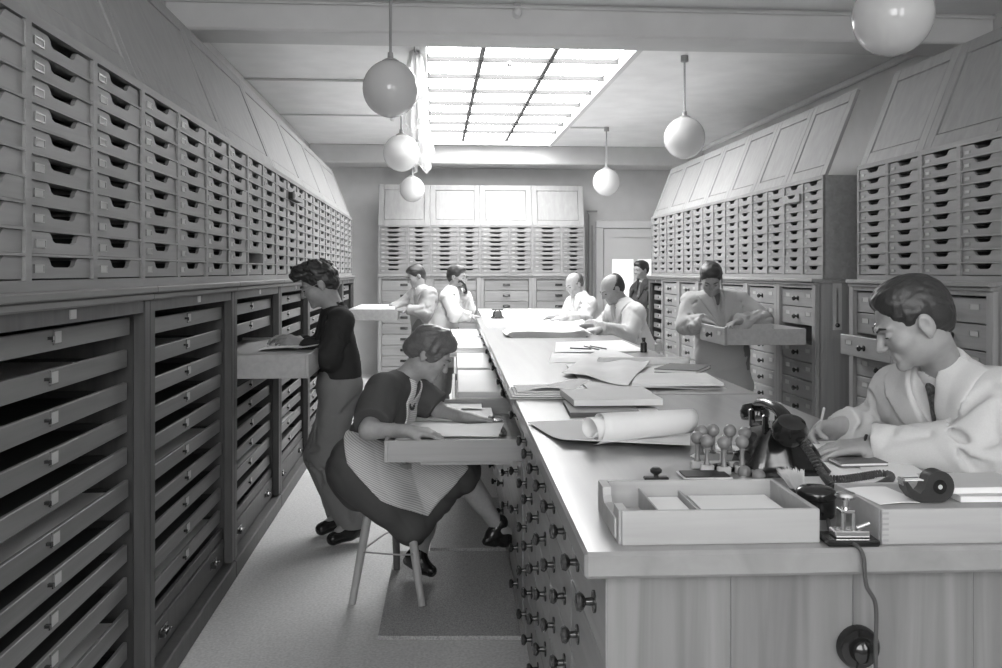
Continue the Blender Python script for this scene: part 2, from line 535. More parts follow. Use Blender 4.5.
def tray_case(loc, rz, Wd, label, group, ntray=10, depth=.6, skip=(), out={}, zfirst=1.285, pitch=.105, bottom=True):
    """lower case with open sliding trays, a bottom drawer and a plinth; local z from the floor"""
    root = thing('tray_case', label, 'cabinet', loc, rz, group)
    k = ('t', round(Wd, 3), ntray, bottom)
    st = .055
    if k not in CACHE:
        m = MB()
        m.box(0, .02, .004, depth, .09, UZ0 - .02).box(Wd - .02, Wd, .004, depth, .09, UZ0 - .02)
        m.box(.02, Wd - .02, depth - .012, depth, .09, UZ0 - .02)
        m.cbox(0, st, -.004, .035, .09, UZ0 - .045, .004).cbox(Wd - st, Wd, -.004, .035, .09, UZ0 - .045, .004)
        m.box(st, Wd - st, 0, .025, 1.315, UZ0 - .045)
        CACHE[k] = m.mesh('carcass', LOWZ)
        CACHE[k + ('led',)] = MB().cbox(0, Wd, -.03, depth, UZ0 - .022, UZ0, .004).cbox(0, Wd, -.018, depth, UZ0 - .045, UZ0 - .022, .005).mesh('top_ledge', LOWX)
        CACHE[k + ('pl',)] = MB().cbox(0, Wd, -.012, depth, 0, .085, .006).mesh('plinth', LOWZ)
        tw = Wd - 2 * st - .01
        CACHE[k + ('tr',)] = MB().cbox(0, tw, 0, .014, 0, .056, .002).box(0, tw, .014, depth - .05, 0, .008).box(0, .01, .014, depth - .05, .008, .03).box(tw - .01, tw, .014, depth - .05, .008, .03).mesh('tray', LOWX)
        me = CACHE[k + ('tr',)]; me.materials.append(INSHADE); n_ = len(me.polygons); me.polygons.foreach_set('material_index', [0] * (n_ - 18) + [1] * 18)  # tray floor and sides carry painted shade for the dark gaps
        me = MB().box(-.024, .024, -.004, 0, .014, .054).box(-.020, .020, -.0048, -.004, .019, .049).mesh('label_holder', mat('label_frame', .16, .5))
        me.materials.append(mat('label_card', .50, .7)); me.polygons.foreach_set('material_index', [0] * 6 + [1] * 6)
        CACHE[k + ('lb',)] = me
        CACHE[k + ('pu',)] = MB().box(-.006, .006, -.014, 0, .0, .008).box(-.006, .006, -.014, -.011, -.005, .0).mesh('pull', KNOBM)
        CACHE[k + ('pp',)] = MB().box(.02, tw - .02, .03, depth - .08, .008, .02).mesh('paper_stack', PAPER2)
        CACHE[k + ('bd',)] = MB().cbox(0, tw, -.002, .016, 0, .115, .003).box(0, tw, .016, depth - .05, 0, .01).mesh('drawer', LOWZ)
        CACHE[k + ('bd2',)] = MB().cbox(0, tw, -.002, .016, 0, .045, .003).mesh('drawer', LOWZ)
    put('carcass', CACHE[k], root)
    put('top_ledge', CACHE[k + ('led',)], root)
    put('plinth', CACHE[k + ('pl',)], root)
    for i in range(ntray):
        if i in skip or out.get(i - 1, 0) > .1:
            continue
        p = out.get(i, random.choice([0, 0, .004, .008]))
        if p > .1:
            z, h, tw_ = zfirst - .056 - i * pitch - .085, .115, Wd - 2 * st - .01
            t = put('tray', MB().cbox(0, tw_, 0, .014, 0, h, .002).cbox(0, .012, .014, depth - .05, 0, h, .002).cbox(tw_ - .012, tw_, .014, depth - .05, 0, h, .002).box(.012, tw_ - .012, .014, depth - .05, 0, .01).box(.012, tw_ - .012, .014, depth - .06, .01, h - .012).mesh('tray', TRAYW), root, (st + .005, -p, z))
            put('label_holder', CACHE[k + ('lb',)], t, (Wd / 2 - st, 0, .03))
            continue
        z = zfirst - .056 - i * pitch
        t = put('tray', CACHE[k + ('tr',)], root, (st + .005, -p + (.05 if p < .05 else 0), z))
        put('label_holder', CACHE[k + ('lb',)], t, (Wd / 2 - st, 0, 0))
        put('pull', CACHE[k + ('pu',)], t, (Wd / 2 - st - .05, 0, .03))
        if (i * 7 + int(loc[1] * 3)) % 4 == 0:
            put('paper_stack', CACHE[k + ('pp',)], t)
    if bottom:
        put('drawer', CACHE[k + ('bd2',)], root, (st + .005, .04, .212))
        d = put('drawer', CACHE[k + ('bd',)], root, (st + .005, .035, .092))
        for q in (.18, .82):
            put('cup_handle', cup_mesh(), d, ((Wd - 2 * st) * q, -.002, .055))
    lk = MB().box(-.02, .02, -.003, 0, -.012, .012).build('lock_plate', BRASS, root, (Wd / 2, 0, 1.337))
    return root


def chest(loc, rz, Wd, label, group, n=10, ztop=1.33, pitch=.122, skip=(), out={}, depth=.6, handle='knob', shelf=False):
    """lower case with a column of deep drawers"""
    root = thing('drawer_chest', label, 'cabinet', loc, rz, group)
    k = ('ch', round(Wd, 3), n, handle)
    st = .05
    if k not in CACHE:
        m = MB()
        m.box(0, .02, .004, depth, 0, UZ0 - .02).box(Wd - .02, Wd, .004, depth, 0, UZ0 - .02)
        m.box(.02, Wd - .02, depth - .012, depth, 0, UZ0 - .02)
        m.cbox(0, st, -.022, .02, 0, UZ0 - .04, .003).cbox(Wd - st, Wd, -.022, .02, 0, UZ0 - .04, .003)
        m.box(st, Wd - st, -.018, .02, ztop + .008, UZ0 - .04)
        m.box(st, Wd - st, -.01, .02, 0, max(.02, ztop - n * pitch))
        CACHE[k] = m.mesh('carcass', WOODZ)
        CACHE[k + ('led',)] = MB().cbox(0, Wd, -.045, depth, UZ0 - .022, UZ0, .004).cbox(0, Wd, -.032, depth, UZ0 - .042, UZ0 - .022, .005).mesh('top_ledge', WOOD)
        tw = Wd - 2 * st - .008
        CACHE[k + ('d',)] = MB().cbox(0, tw, 0, .018, 0, pitch - .006, .003).box(0, .012, .018, depth - .06, .004, pitch - .015).box(tw - .012, tw, .018, depth - .06, .004, pitch - .015).box(.012, tw - .012, .018, depth - .06, .004, .012).box(.012, tw - .012, depth - .07, depth - .06, .012, pitch - .015).mesh('drawer', WOOD)
        me = CACHE[k + ('d',)]; me.materials.append(TRAYW); n_ = len(me.polygons); me.polygons.foreach_set('material_index', [0] * (n_ - 24) + [1] * 24)
    put('carcass', CACHE[k], root)
    put('top_ledge', CACHE[k + ('led',)], root)
    tw = Wd - 2 * st - .008
    for i in range(n):
        if i in skip:
            continue
        p = out.get(i, random.choice([0, 0, .003]))
        d = put('drawer', CACHE[k + ('d',)], root, (st + .004, -p, ztop - (i + 1) * pitch + .003))
        if handle == 'knob':
            put('knob', knob_mesh(), d, (tw / 2, 0, pitch * .45))
            for q in (.12, .74):
                put('card_holder', holder_mesh(1.3), d, (tw * q, 0, pitch * .5))
        else:
            put('cup_handle', cup_mesh(), d, (tw / 2, 0, pitch * .45))
    return root


# ---- left bank: seven bays
LX, LW, LY = -.96, 1.265, 1.79
for i in range(7):
    y = LY + i * LW
    lab = ('%s drawer case from the camera on the left wall, sloping cover above' % ORD[i]) if i else 'nearest drawer case at the left edge, on the tray case'
    sk_ = {2: {(1, 1)}}.get(i, ())
    ou = {3: {(1, 8): .05}, 0: {(0, 3): .006}}.get(i, {})
    upper_case((LX, y, UZ0), PI / 2, LW, [LW / 3] * 3, lab, 'drawer cases along the left wall', skip=sk_, out=ou)
    lab = '%s open tray case from the camera under the left drawer cases' % ORD[i]
    tr = {2: {2: .34}, 6: {2: .56}}.get(i, {})
    tray_case((LX + .02, y, 0), PI / 2, LW, lab, 'tray cases along the left wall', out=tr, ntray=12 if i == 0 else 10, bottom=(i != 0), zfirst=1.30 if i == 0 else 1.285)

# ---- right bank: seven bays behind the gap, two in front of it
RX, RW = 2.5, .656
for i in range(7):
    y = 5.63 + (i + 1) * RW
    out_ = {0: {(0, 8): .022}}.get(i, {})
    upper_case((RX, y, UZ0), -PI / 2, RW, [RW / 2] * 2, '%s drawer case from the camera in the long right-hand row' % ORD[i], 'drawer cases along the right wall', out=out_, depth=.55)
    if i == 6:
        tray_case((RX - .03, y, 0), -PI / 2, RW, 'open tray case at the far end of the long right-hand row', 'lower cases along the right wall', ntray=10)
    else:
        chest((RX - .03, y, 0), -PI / 2, RW, '%s chest of knobbed drawers from the camera in the long right-hand row' % ORD[i], 'lower cases along the right wall',
              out={0: {2: .60}}.get(i, {}))
RW2 = .687
for i in range(2):
    y = 3.782 + (i + 1) * RW2
    nm = ['at the right edge of the photo', 'behind the writing man in white, beside the gap'][i]
    upper_case((RX, y, UZ0), -PI / 2, RW2, [RW2 / 2] * 2, 'drawer case ' + nm, 'drawer cases along the right wall', depth=.55)
    chest((RX - .03, y, 0), -PI / 2, RW2, 'chest of knobbed drawers ' + nm, 'lower cases along the right wall', out={2: .10} if i == 1 else {})

# ---- end wall: four bays
BX = [-.751, -.055, .625, 1.335, 2.056]
for i in range(4):
    w = BX[i + 1] - BX[i]
    nm = ['leftmost', 'second from the left', 'third from the left', 'rightmost, next to the door'][i]
    upper_case((BX[i], 12.2, UZ0), 0, w, [w * .56, w * .44], 'drawer case on the end wall, ' + nm, 'drawer cases on the end wall', depth=.45, lean=.16)
    chest((BX[i], 12.17, 0), 0, w, 'chest with cup handles against the end wall, ' + nm, 'lower chests on the end wall', handle='cup', pitch=.146, n=9, depth=.5)

# ================================================================== ceiling lamps and fittings
def lamp(x, y, label, zg=2.50):
    r = .16
    t = thing('globe_lamp', label, 'lamp', (x, y, zg), 0, 'opal globe lamps')
    n, pr = 20, []
    for i in range(n + 1):
        a = PI * i / n
        pr.append((max(.004, r * math.sin(a)), -r * 1.03 * math.cos(a)))
    MB().lathe(pr, 32).build('globe', GLOBE, t, smooth=True)
    MB().lathe([(.05, r * .985), (.05, r * 1.0), (.03, r * 1.08), (.018, r * 1.1), (.016, r * 1.3)], 16).build('gallery_cap', IRON, t, smooth=True)
    MB().tube([(0, 0, r * 1.1), (0, 0, ZC - zg - .02)], .008, 8).build('rod', IRON, t, smooth=True)
    MB().lathe([(.03, ZC - zg - .05), (.03, ZC - zg - .002)], 12).build('ceiling_rose', IRON, t, smooth=True)


lamp(-.25, 5.22, 'large globe lamp over the left aisle, nearest the camera')
lamp(-.29, 8.05, 'middle globe lamp of the three over the left aisle')
lamp(-.28, 11.6, 'farthest globe lamp over the left aisle, before the end wall')
lamp(1.88, 3.57, 'large globe lamp cut by the top edge above the white-coated man')
lamp(1.97, 6.97, 'globe lamp on a rod above the long right-hand row')
lamp(2.03, 10.5, 'small far globe lamp right of the glass ceiling')


def conduit(pts, label, r=.011, name='ceiling_conduit'):
    return tag(MB().tube(pts, r, 8).build(name, PIPE, smooth=True), label, 'conduit')


conduit([(XW0, 8.05, ZC - .013), (-.31, 8.05, ZC - .013)], 'thin conduit across the ceiling to the middle left lamp')
ct = thing('bulb_socket', 'conduit ending in a bare socket left of the laylight', 'conduit', (0, 9.85, ZC))
MB().tube([(XW0, 0, -.013), (-.46, 0, -.013)], .009, 8).build('conduit', PIPE, ct, smooth=True)
MB().lathe([(.02, -.07), (.028, -.055), (.03, -.03), (.018, 0)], 12).build('socket', WHITEP, ct, (-.45, 0, 0), smooth=True)
conduit([(SX1 + .02, 10.5, ZC - .013), (2.03, 10.5, ZC - .013)], 'short conduit from the laylight to the far right lamp')
bs = thing('beam_lampholder', 'small lampholder fixed to the face of the ceiling beam', 'lampholder', onx(517, 14, .5))
bs.location = ony(517, 14, 5.70)
MB().lathe([(.03, 0), (.03, .01), (.018, .015), (.018, .04), (.026, .045), (.026, .07), (.01, .085)], 14, Matrix.Rotation(PI / 2, 4, 'X')).build('holder', WHITEP, bs, smooth=True)
MB().box(-.022, .022, -.02, 0, .045, .09).build('junction_box', IRON, bs)
sb = thing('laylight_bulb', 'tiny bulb hanging under the laylight', 'bulb', (.62, 7.4, ZC + .06))
MB().tube([(0, 0, 0), (0, 0, -.03)], .006).build('stem', IRON, sb)
MB().ball((0, 0, -.05), .025, 12, 8).build('bulb', IRON, sb, smooth=True)

# gathered blind hanging along the left side of the laylight
bl = thing('gathered_blind', 'gathered pale cloth blind hanging in bunches along the left side of the laylight', 'blind', (SX0 - .035, 0, ZC))
for (y, drop, rr, sd_) in ((7.0, .40, .085, 1), (7.9, .42, .075, 2), (8.9, .50, .10, 3), (10.2, .46, .08, 4), (11.3, .42, .08, 5)):
    k = MB()
    nu, nv = 72, 12
    vs = []
    for j in range(nv + 1):
        v = j / nv
        for i in range(nu):
            a = 2 * PI * i / nu
            r = rr * (.45 + .75 * v) * (1 + .22 * math.sin(9 * a + sd_) + .10 * math.sin(4 * a + 2 * sd_ + v * 2))
            z = -.001 - drop * v * (1 + .12 * math.sin(3 * a + sd_) * v)
            vs.append((r * math.cos(a), y + 1.3 * r * math.sin(a), z))
    k.add(vs, [(j * nu + i, j * nu + (i + 1) % nu, (j + 1) * nu + (i + 1) % nu, (j + 1) * nu + i) for j in range(nv) for i in range(nu)])
    k.build('blind_bunch', CLOTHC, bl, smooth=True)
MB().tube([(0, 6.5, -.012), (0, 11.9, -.012)], .008).build('blind_rail', IRON, bl, smooth=True)

# pipes at the wall between end cabinets and door
pp = thing('wall_pipe', 'thin upright pipe with a hook beside the end wall door', 'pipe', (2.2, 12.7, 0))
MB().tube([(0, 0, 0), (0, 0, 2.25), (-.03, 0, 2.3), (.12, -.02, 2.3)], .014).build('pipe', IRON, pp, smooth=True)
MB().tube([(.05, 0, .9), (.05, 0, 2.1)], .01).build('pipe', IRON, pp, smooth=True)
tp = thing('wall_gauge', 'narrow framed gauge on the cabinet end beside the gap', 'gauge', (2.592, 5.629, 1.24))
gp = MB().box(-.03, .03, -.006, 0, -.17, .13)
gp.build('plate', PAPERD, tp)
MB().box(-.006, .006, -.01, -.006, -.12, .1).build('tube', BRASS, tp)
MB().lathe([(.014, 0), (.014, .01), (.004, .016)], 12, Matrix.Rotation(PI / 2, 4, 'X')).build('bulb', KNOBM, tp, (0, -.006, -.14), smooth=True)

# ================================================================== the long tables
TX, TY, TR = .256, 1.516, -.0227
TZ = .97
ct_, st_ = math.cos(TR), math.sin(TR)


def tw(x, y, z=TZ):
    """table axes to room axes"""
    return Vector((TX + x * ct_ - y * st_, TY + x * st_ + y * ct_, z))


def table(y0, y1, label, ncol, rows, nboards, kn, pulled={}):
    t = thing('map_table', label, 'table', tw(0, y0, 0), TR, 'long map tables')
    Ln, Wt, ov = y1 - y0, .97, .045
    MB().cbox(0, Wt, 0, Ln, TZ - .046, TZ, .006).build('table_top', TABLEW, t)
    m = MB()
    bt = TZ - .046
    if pulled:                     # a slot runs through behind the pulled-out row
        m.box(ov + .012, Wt - ov, ov + .02, Ln - .005, .0, .699).box(ov + .012, Wt - ov, ov + .02, Ln - .005, .795, bt)
        m.box(.56, Wt - ov, ov + .02, Ln - .005, .699, .795)
    else:
        m.box(ov + .012, Wt - ov, ov + .02, Ln - .005, .0, bt)
    m.box(ov - .002, ov + .012, ov, ov + .05, .08, bt).box(ov - .002, ov + .012, Ln - .055, Ln - .005, .08, bt)
    m.box(ov - .002, ov + .012, ov, Ln - .005, bt - .02, bt)
    m.build('carcass', TABLEF, t)
    MB().box(ov + .02, Wt - ov - .02, ov + .01, Ln - .02, 0, .08).build('plinth', TABLEF, t)
    if nboards:
        bw = (Wt - 2 * ov) / nboards
        bm = MB().cbox(.0002, bw - .0002, 0, .022, .0, bt - .0, .0006).mesh('board', TABLEP)
        for i in range(nboards):
            put('board', bm, t, (ov + i * bw, ov - .002, 0))
    cw = (Ln - ov - .05) / ncol
    kM = Matrix.Rotation(-PI / 2, 4, 'Z')
    if 'tk' not in CACHE:
        CACHE['tk'] = MB().lathe([(.021, 0), (.021, .004), (.008, .006), (.007, .018), (.014, .022), (.019, .028), (.016, .036), (.001, .039)], 14, Matrix.Rotation(-PI / 2, 4, 'Y')).mesh('knob', KNOBM, True)
    zt = bt - .022
    for r, h in enumerate(rows):
        dmesh = MB().cbox(-.002, .014, .003, cw - .003, .003, h - .003, .002).mesh('drawer', TABLEF)
        for c in range(ncol):
            if (c, r) in pulled:
                continue
            d = put('drawer', dmesh, t, (ov, ov + .005 + c * cw, zt - h))
            for q in kn:
                put('knob', CACHE['tk'], d, (-.002, cw * q, h * .5))
        zt -= h
    return t, cw


table(0, 1.93, 'near map table with knobbed drawers and boarded end, holding the telephone', 4, [.15, .16, .16, .16, .16], 4, (.25, .75))
ft, fcw = table(1.945, 7.75, 'long far map table with drawers pulled out on its left side', 5, [.105, .1, .16, .16, .16, .14], 0, (.2, .8),
                pulled={(0, 1): 1, (1, 1): 1, (2, 1): 1, (3, 1): 1, (4, 1): 1})


def pull_drawer(c, pull, zb, h, label):
    y0 = 1.945 + .05 + c * fcw
    o = put('drawer', None, ft, (.045 - pull, y0 - 1.945, zb))
    o['label'] = label
    w, d = fcw - .01, pull + .42
    MB().cbox(0, .016, 0, w, 0, h, .002).build('drawer_front', TRAYW, o)
    MB().cbox(.016, d, 0, .014, 0, h, .002).build('drawer_side', TRAYW, o)
    MB().cbox(.016, d, w - .014, w, 0, h, .002).build('drawer_side', TRAYW, o)
    MB().box(.016, d, .014, w - .014, .0, .01).build('drawer_bottom', TRAYW, o)
    return o


DZ = .705
pd = pull_drawer(0, .54, DZ, .085, 'wide map drawer pulled out in front of the seated woman')
MB().box(.14, .5, .0, fcw - .01, -.012, 0).build('runner', TRAYW, pd)
for c, pu, st2 in ((1, .28, .085), (2, .27, .10), (3, .34, .12), (4, .33, .13)):
    o = pull_drawer(c, pu, DZ, .085, ['', 'pulled-out map drawer just behind the woman\'s drawer', 'second map drawer pulled out beyond the woman', 'third map drawer pulled out, before the man telephoning', 'farthest pulled-out map drawer beside the man telephoning'][c])
    k = thing('paper_pile', ['', 'thick pile of white sheets in the drawer behind the woman', 'pile of sheets in the second drawer beyond the woman', 'tall pile of sheets in the third pulled-out drawer', 'far pile of sheets by the telephoning man'][c], 'papers', tw(.045 - pu, 1.945 + .05 + c * fcw, DZ + .011), TR, 'paper piles in pulled-out drawers')
    z = 0
    while z < st2:
        h = random.uniform(.012, .03)
        a, b = random.uniform(.02, .035), random.uniform(.02, .06)
        MB().cbox(a, pu - .012, b, fcw - .05 - random.uniform(0, .05), z, z + h, .003).build('sheaf', PAPER, k)
        z += h + .0004

# ---- papers on the tables -------------------------------------------------------------
def sheet4(name, px, label, m=PAPER, z=TZ, th=.0015, warp=None, cat='paper', group=None, n=14):
    """four photo corners on the table top -> a sheet of thickness th lying there"""
    c = [onz(u, v, TZ) for u, v in px]
    base = sum(c, Vector()) / 4
    def fn(a, b):
        p = (c[0] * (1 - a) + c[1] * a) * (1 - b) + (c[3] * (1 - a) + c[2] * a) * b
        dz = warp(a, b) if warp else 0
        return p - base + Vector((0, 0, z - TZ + th + .0006 + dz))
    o = MB().sheet(fn, n, n, th).build(name, m, None, (base.x, base.y, TZ), smooth=True)
    return tag(o, label, cat, group)


PG = 'loose papers on the tables'
sheet4('drawing_sheet', [(487, 327), (590, 327), (572, 309), (478, 309)], 'large white drawing covering the far end of the long table', group=PG)
sheet4('drawing_sheet', [(549, 363), (604, 362), (622, 355), (552, 353)], 'small pale sheet at the middle of the long table', z=TZ, group=PG)
sheet4('drawing_sheet', [(555, 353), (648, 352), (622, 341), (556, 343)], 'white sheet carrying three pencils before the second white coat', z=TZ + .003, group=PG)
for i, (a, b) in enumerate((((570, 348), (592, 349)), ((584, 346), (600, 350)), ((590, 346), (607, 349)))):
    p, q = onz(*a, TZ + .01), onz(*b, TZ + .01)
    tag(MB().tube([(0, 0, 0), (q - p) * .93, q - p], [.004, .004, .001], 6).build('pencil', BLACKM, None, p), ['leftmost', 'middle', 'rightmost'][i] + ' of three pencils on the white sheet', 'pencil', 'pencils on the sheet')
# far sheaf of big sheets with curled ends
fs = thing('sheet_bundle', 'thick bundle of large sheets with curled ends on the long table', 'papers', onz(548, 337, TZ), TR)
for i in range(7):
    zz = .0008 + i * .006
    hw, hd = .31 - .012 * abs(i - 3) + random.uniform(-.01, .01), .22
    f = lambda a, b, zz=zz, hw=hw, hd=hd, i=i: ((a * 2 - 1) * hw, b * 2 * hd - .05, zz + .0045 + .004 * (i / 6) * math.sin(a * 7) + .012 * (i / 6) * max(0, (a - .8) * 5))
    MB().sheet(f, 16, 3, .004).build('sheet', PAPER if i % 2 else PAPER2, fs, smooth=True)
# box of sheets / curled tracing sheets in the middle
def slab(name, px, h, label, m=PAPER, cat='papers', group=None, z=TZ, c=.002):
    q = [onz(u, v, TZ) for u, v in px]
    b = sum(q, Vector()) / len(q)
    k = MB()
    k.prism([((p - b).x, (p - b).y) for p in q], z - TZ + .0005, z - TZ + h)
    return tag(k.build(name, m, None, (b.x, b.y, TZ)), label, cat, group)


sheet4('tracing_sheet', [(588, 391), (727, 389), (681, 364), (566, 366)], 'large tracing sheet spread across the middle of the table', PAPER2, z=TZ + .001, warp=lambda a, b: .006 * math.sin(a * 5) * (1 - b) + .004, group=PG)
sheet4('drawing_sheet', [(562, 376), (628, 391), (650, 366), (600, 354)], 'crumpled pale sheet lying askew over the tracing sheet', PAPER2, z=TZ + .014, warp=lambda a, b: .012 * math.sin(a * 4 + b * 3) ** 2 + .01 * b, group=PG)
sl = thing('roll_of_plans', 'long loosely rolled plan lying across the table middle', 'paper roll', onz(643, 366, TZ), TR)
def roll(L, r0, turns, wob, m, parent, name='rolled_sheet', flare=.0, tail=0.0):
    def fn(a, b):
        t = b * turns * 2 * PI
        r = r0 * (1 - .45 * b) * (1 + flare * (1 - a))
        x = (a - .5) * L
        return (x + wob * math.sin(b * 6), -r * math.sin(t), r0 - r * math.cos(t) + .001)
    k = MB()
    nu, nv = 12, int(18 * turns)
    vs = [Vector(fn(i / nu, j / nv)) for i in range(nu + 1) for j in range(nv + 1)]
    q = lambda i, j: i * (nv + 1) + j
    k.add(vs, [(q(i, j), q(i + 1, j), q(i + 1, j + 1), q(i, j + 1)) for i in range(nu) for j in range(nv)])
    o = k.build(name, m, parent, smooth=True)
    sm = o.modifiers.new('thickness', 'SOLIDIFY'); sm.thickness = .0008
    return o
roll(.46, .024, 1.6, .006, PAPER2, sl)
slab('plan_folder', [(632, 389.5), (724, 389), (706, 378), (634, 378.5)], .012, 'pale flat folder at the right part of the table middle', PAPER2, 'folder', PG, z=TZ + .012)
nb = thing('notebook', 'dark grey notebook on the papers near the drawer-searching man', 'notebook', onz(683, 373, TZ) + Vector((0, 0, .012)), TR - .5)
MB().cbox(-.10, .10, -.14, .14, 0, .003, .001).cbox(-.10, .10, -.14, .14, .014, .018, .001).build('cover', mat('notebook_cover', .12, .5), nb)
MB().box(-.096, .096, -.136, .136, .003, .014).build('pages', PAPER, nb)
for i, (u, h, r, lb) in enumerate(((652, .075, .02, 'dark ink bottle standing at the right edge of the long table'), (667, .06, .026, 'short clear glass jar beside the dark ink bottle'))):
    p = onz(u, 351 - i * 1, TZ)
    t = thing('ink_bottle', lb, 'bottle', (p.x - .07, p.y - .08, TZ), 0)
    MB().lathe([(r, 0), (r, h * .7), (r * .5, h * .85), (r * .5, h)], 14).build('bottle', KNOBM if i == 0 else PAPERD, t, smooth=True)
    MB().lathe([(r * .6, h), (r * .6, h + .012)], 12).build('cap', BLACKM if i == 0 else WHITEP, t, smooth=True)
# folders left of the roll
fo = thing('folded_plans', 'stack of folded plans at the left table edge beyond the seam', 'papers', onz(545, 397, TZ), TR)
for i in range(4):
    MB().cbox(-.14 + .01 * i, .15 - .03 * i, -.07 + .01 * i, .16, .0006 + i * .007, .006 + i * .007, .002).build('folded_sheet', [PAPERD, PAPER2, PAPER, PAPER2][i], fo)
fz = lambda a, b: .006 + .02 * a * (1 - b)
sheet4('drawing_sheet', [(526, 398), (572, 399), (590, 388), (560, 390)], 'bent white sheet resting on the folded plans', z=TZ + .030, warp=lambda a, b: .01 * math.sin(a * 3), group=PG)
slab('plan_folder', [(586, 398), (652, 397), (641, 390), (588, 391)], .018, 'white pad behind the two flat folders', PAPER, 'folder', PG)
slab('plan_folder', [(574, 411), (663, 410), (644, 398.5), (560, 399)], .022, 'pale flat folder raised on a dark folder near the table seam', PAPER, 'folder', PG, z=TZ + .016)
slab('dark_folder', [(570, 417), (640, 416), (630, 403), (563, 404)], .014, 'dark folder edge showing under the pale folder', mat('slate_folder', .09, .6), 'folder')
sheet4('drawing_sheet', [(580, 414), (670, 419), (655, 409), (575, 409)], 'white sheet peeping out under the raised folder', z=TZ + .001, group=PG)
def wj(a, b):
    e = max(0, 1 - b * 2.2) 
    return .012 * e * e + .003
sheet4('drawing_sheet', [(563, 446), (690, 452), (690, 418), (528, 424)], 'big drawing sheet whose near edge curls up under the roll', z=TZ + .002, warp=wj, group=PG, n=24)
rl = thing('paper_roll', 'partly unrolled paper roll with writing near the stamp stand', 'paper roll', onz(648, 447, TZ) + Vector((.0, .075, .012)), .34)
roll(.31, .036, 2.2, .02, PAPER2, rl, flare=.25)
sheet4('drawing_sheet', [(690, 457), (716, 466), (760, 452), (718, 443)], 'small sheet of paper beneath the stamp stand', z=TZ + .001, group=PG)
#STAGE3
# ================================================================== things at the near end of the table
def dirz(a, b):
    d = b - a
    return math.atan2(d.y, d.x)


# small pale drawer standing on the table
p0, p1 = onz(622, 546, TZ), onz(824, 546, TZ)
t = thing('card_tray', 'small pale wooden drawer with dividers standing at the table front edge', 'tray', (p0.x, p0.y, TZ), TR, 'pale wooden drawers on the table')
Lx, Ly, Hh = (p1 - p0).length, .235, .060
MB().cbox(0, Lx, 0, .010, .0, Hh, .0015).build('side', TRAYW, t)
MB().cbox(.014, Lx, Ly - .010, Ly, .0, Hh, .0015).build('side', TRAYW, t)
MB().cbox(Lx - .010, Lx, .010, Ly - .010, .0, Hh, .0015).build('back', TRAYW, t)
MB().box(.012, Lx - .010, .010, Ly - .010, .001, .008).build('bottom', TRAYW, t)
k = MB()                              # front with its finger notch, facing left
a, b, d = .075, .165, .026
k.prism([(.010, 0), (a, 0), (a, Hh - d), (a - .012, Hh - d * .6), (a - .016, Hh), (.010, Hh)], -.004, .012, 'x')
k.prism([(a, 0), (b, 0), (b, Hh - d), (a, Hh - d)], -.004, .012, 'x')
k.prism([(b, 0), (Ly, 0), (Ly, Hh), (b + .016, Hh), (b + .012, Hh - d * .6), (b, Hh - d)], -.004, .012, 'x')
k.build('drawer_front', TRAYW, t)
MB().box(-.007, -.004, .035, .085, .004, .040).build('card_holder', CARD, t)
MB().cbox(.075, .079, .010, Ly - .01, .008, .046, .001).build('divider', TRAYW, t)
MB().box(.155, .159, .010, Ly - .01, .008, .040).build('divider', TRAYW, t)
q = thing('index_cards', 'white index cards lying in the pale drawer on the table', 'cards', tw(0, 0), TR)
q.location = (p0.x + .085, p0.y + .012, TZ + .0085)
MB().box(.002, .066, .004, .20, 0, .022).build('card_block', PAPER, q)
q2 = thing('index_cards', 'loose white slip in the right half of the pale drawer', 'cards', (p0.x + .17, p0.y + .012, TZ + .0085), TR)
MB().box(.0, .155, .004, .19, 0, .026).build('card_block', PAPER, q2)
# right hand box with its flat top
b0 = onz(882, 545, TZ)
t = thing('wooden_box', 'flat pale wooden box at the right end of the table front', 'box', (b0.x, b0.y, TZ), TR, 'pale wooden drawers on the table')
bx_l, bx_d, bx_h = .36, .20, .062
MB().cbox(0, bx_l, 0, .010, 0, bx_h, .0015).build('side', TRAYW, t)
MB().cbox(0, bx_l, bx_d - .01, bx_d, 0, bx_h, .0015).build('side', TRAYW, t)
MB().cbox(0, .010, .010, bx_d - .01, 0, bx_h, .0015).build('end', TRAYW, t)
MB().cbox(bx_l - .010, bx_l, .010, bx_d - .01, 0, bx_h, .0015).build('end', TRAYW, t)
MB().box(.010, bx_l - .010, .010, bx_d - .01, bx_h - .008, bx_h - .001).build('top_panel', TRAYW, t)
dv = MB()
for i in range(6):
    dv.box(-.0006, .012, -.0006, .0, .006 + i * .0095, .010 + i * .0095)
dv.build('finger_joint', WOOD, t)
BXT = TZ + bx_h
o = MB().sheet(lambda a, b: (a * .085, b * .12, .0012 + .002 * math.sin(a * 3)), 6, 6, .0008).build('note_paper', PAPER, None, (b0.x + .012, b0.y + .03, BXT), TR + .1)
tag(o, 'white note paper lying on the flat wooden box', 'paper')
for i in range(2):
    c = thing('booklet', ['lower pale booklet on the flat wooden box', 'upper dark-edged booklet on the flat wooden box'][i], 'booklet', (b0.x + .165 - .012 * i, b0.y + .035 + .012 * i, BXT + .0126 * i), TR - .03 + i * .05, 'booklets on the box')
    MB().box(0, .155, 0, .11, .0005, .0115).build('pages', PAPER, c)
    MB().cbox(-.002, .157, -.002, .112, .0115, .0125, .0003).build('cover', PAPERD if i else CARD, c)
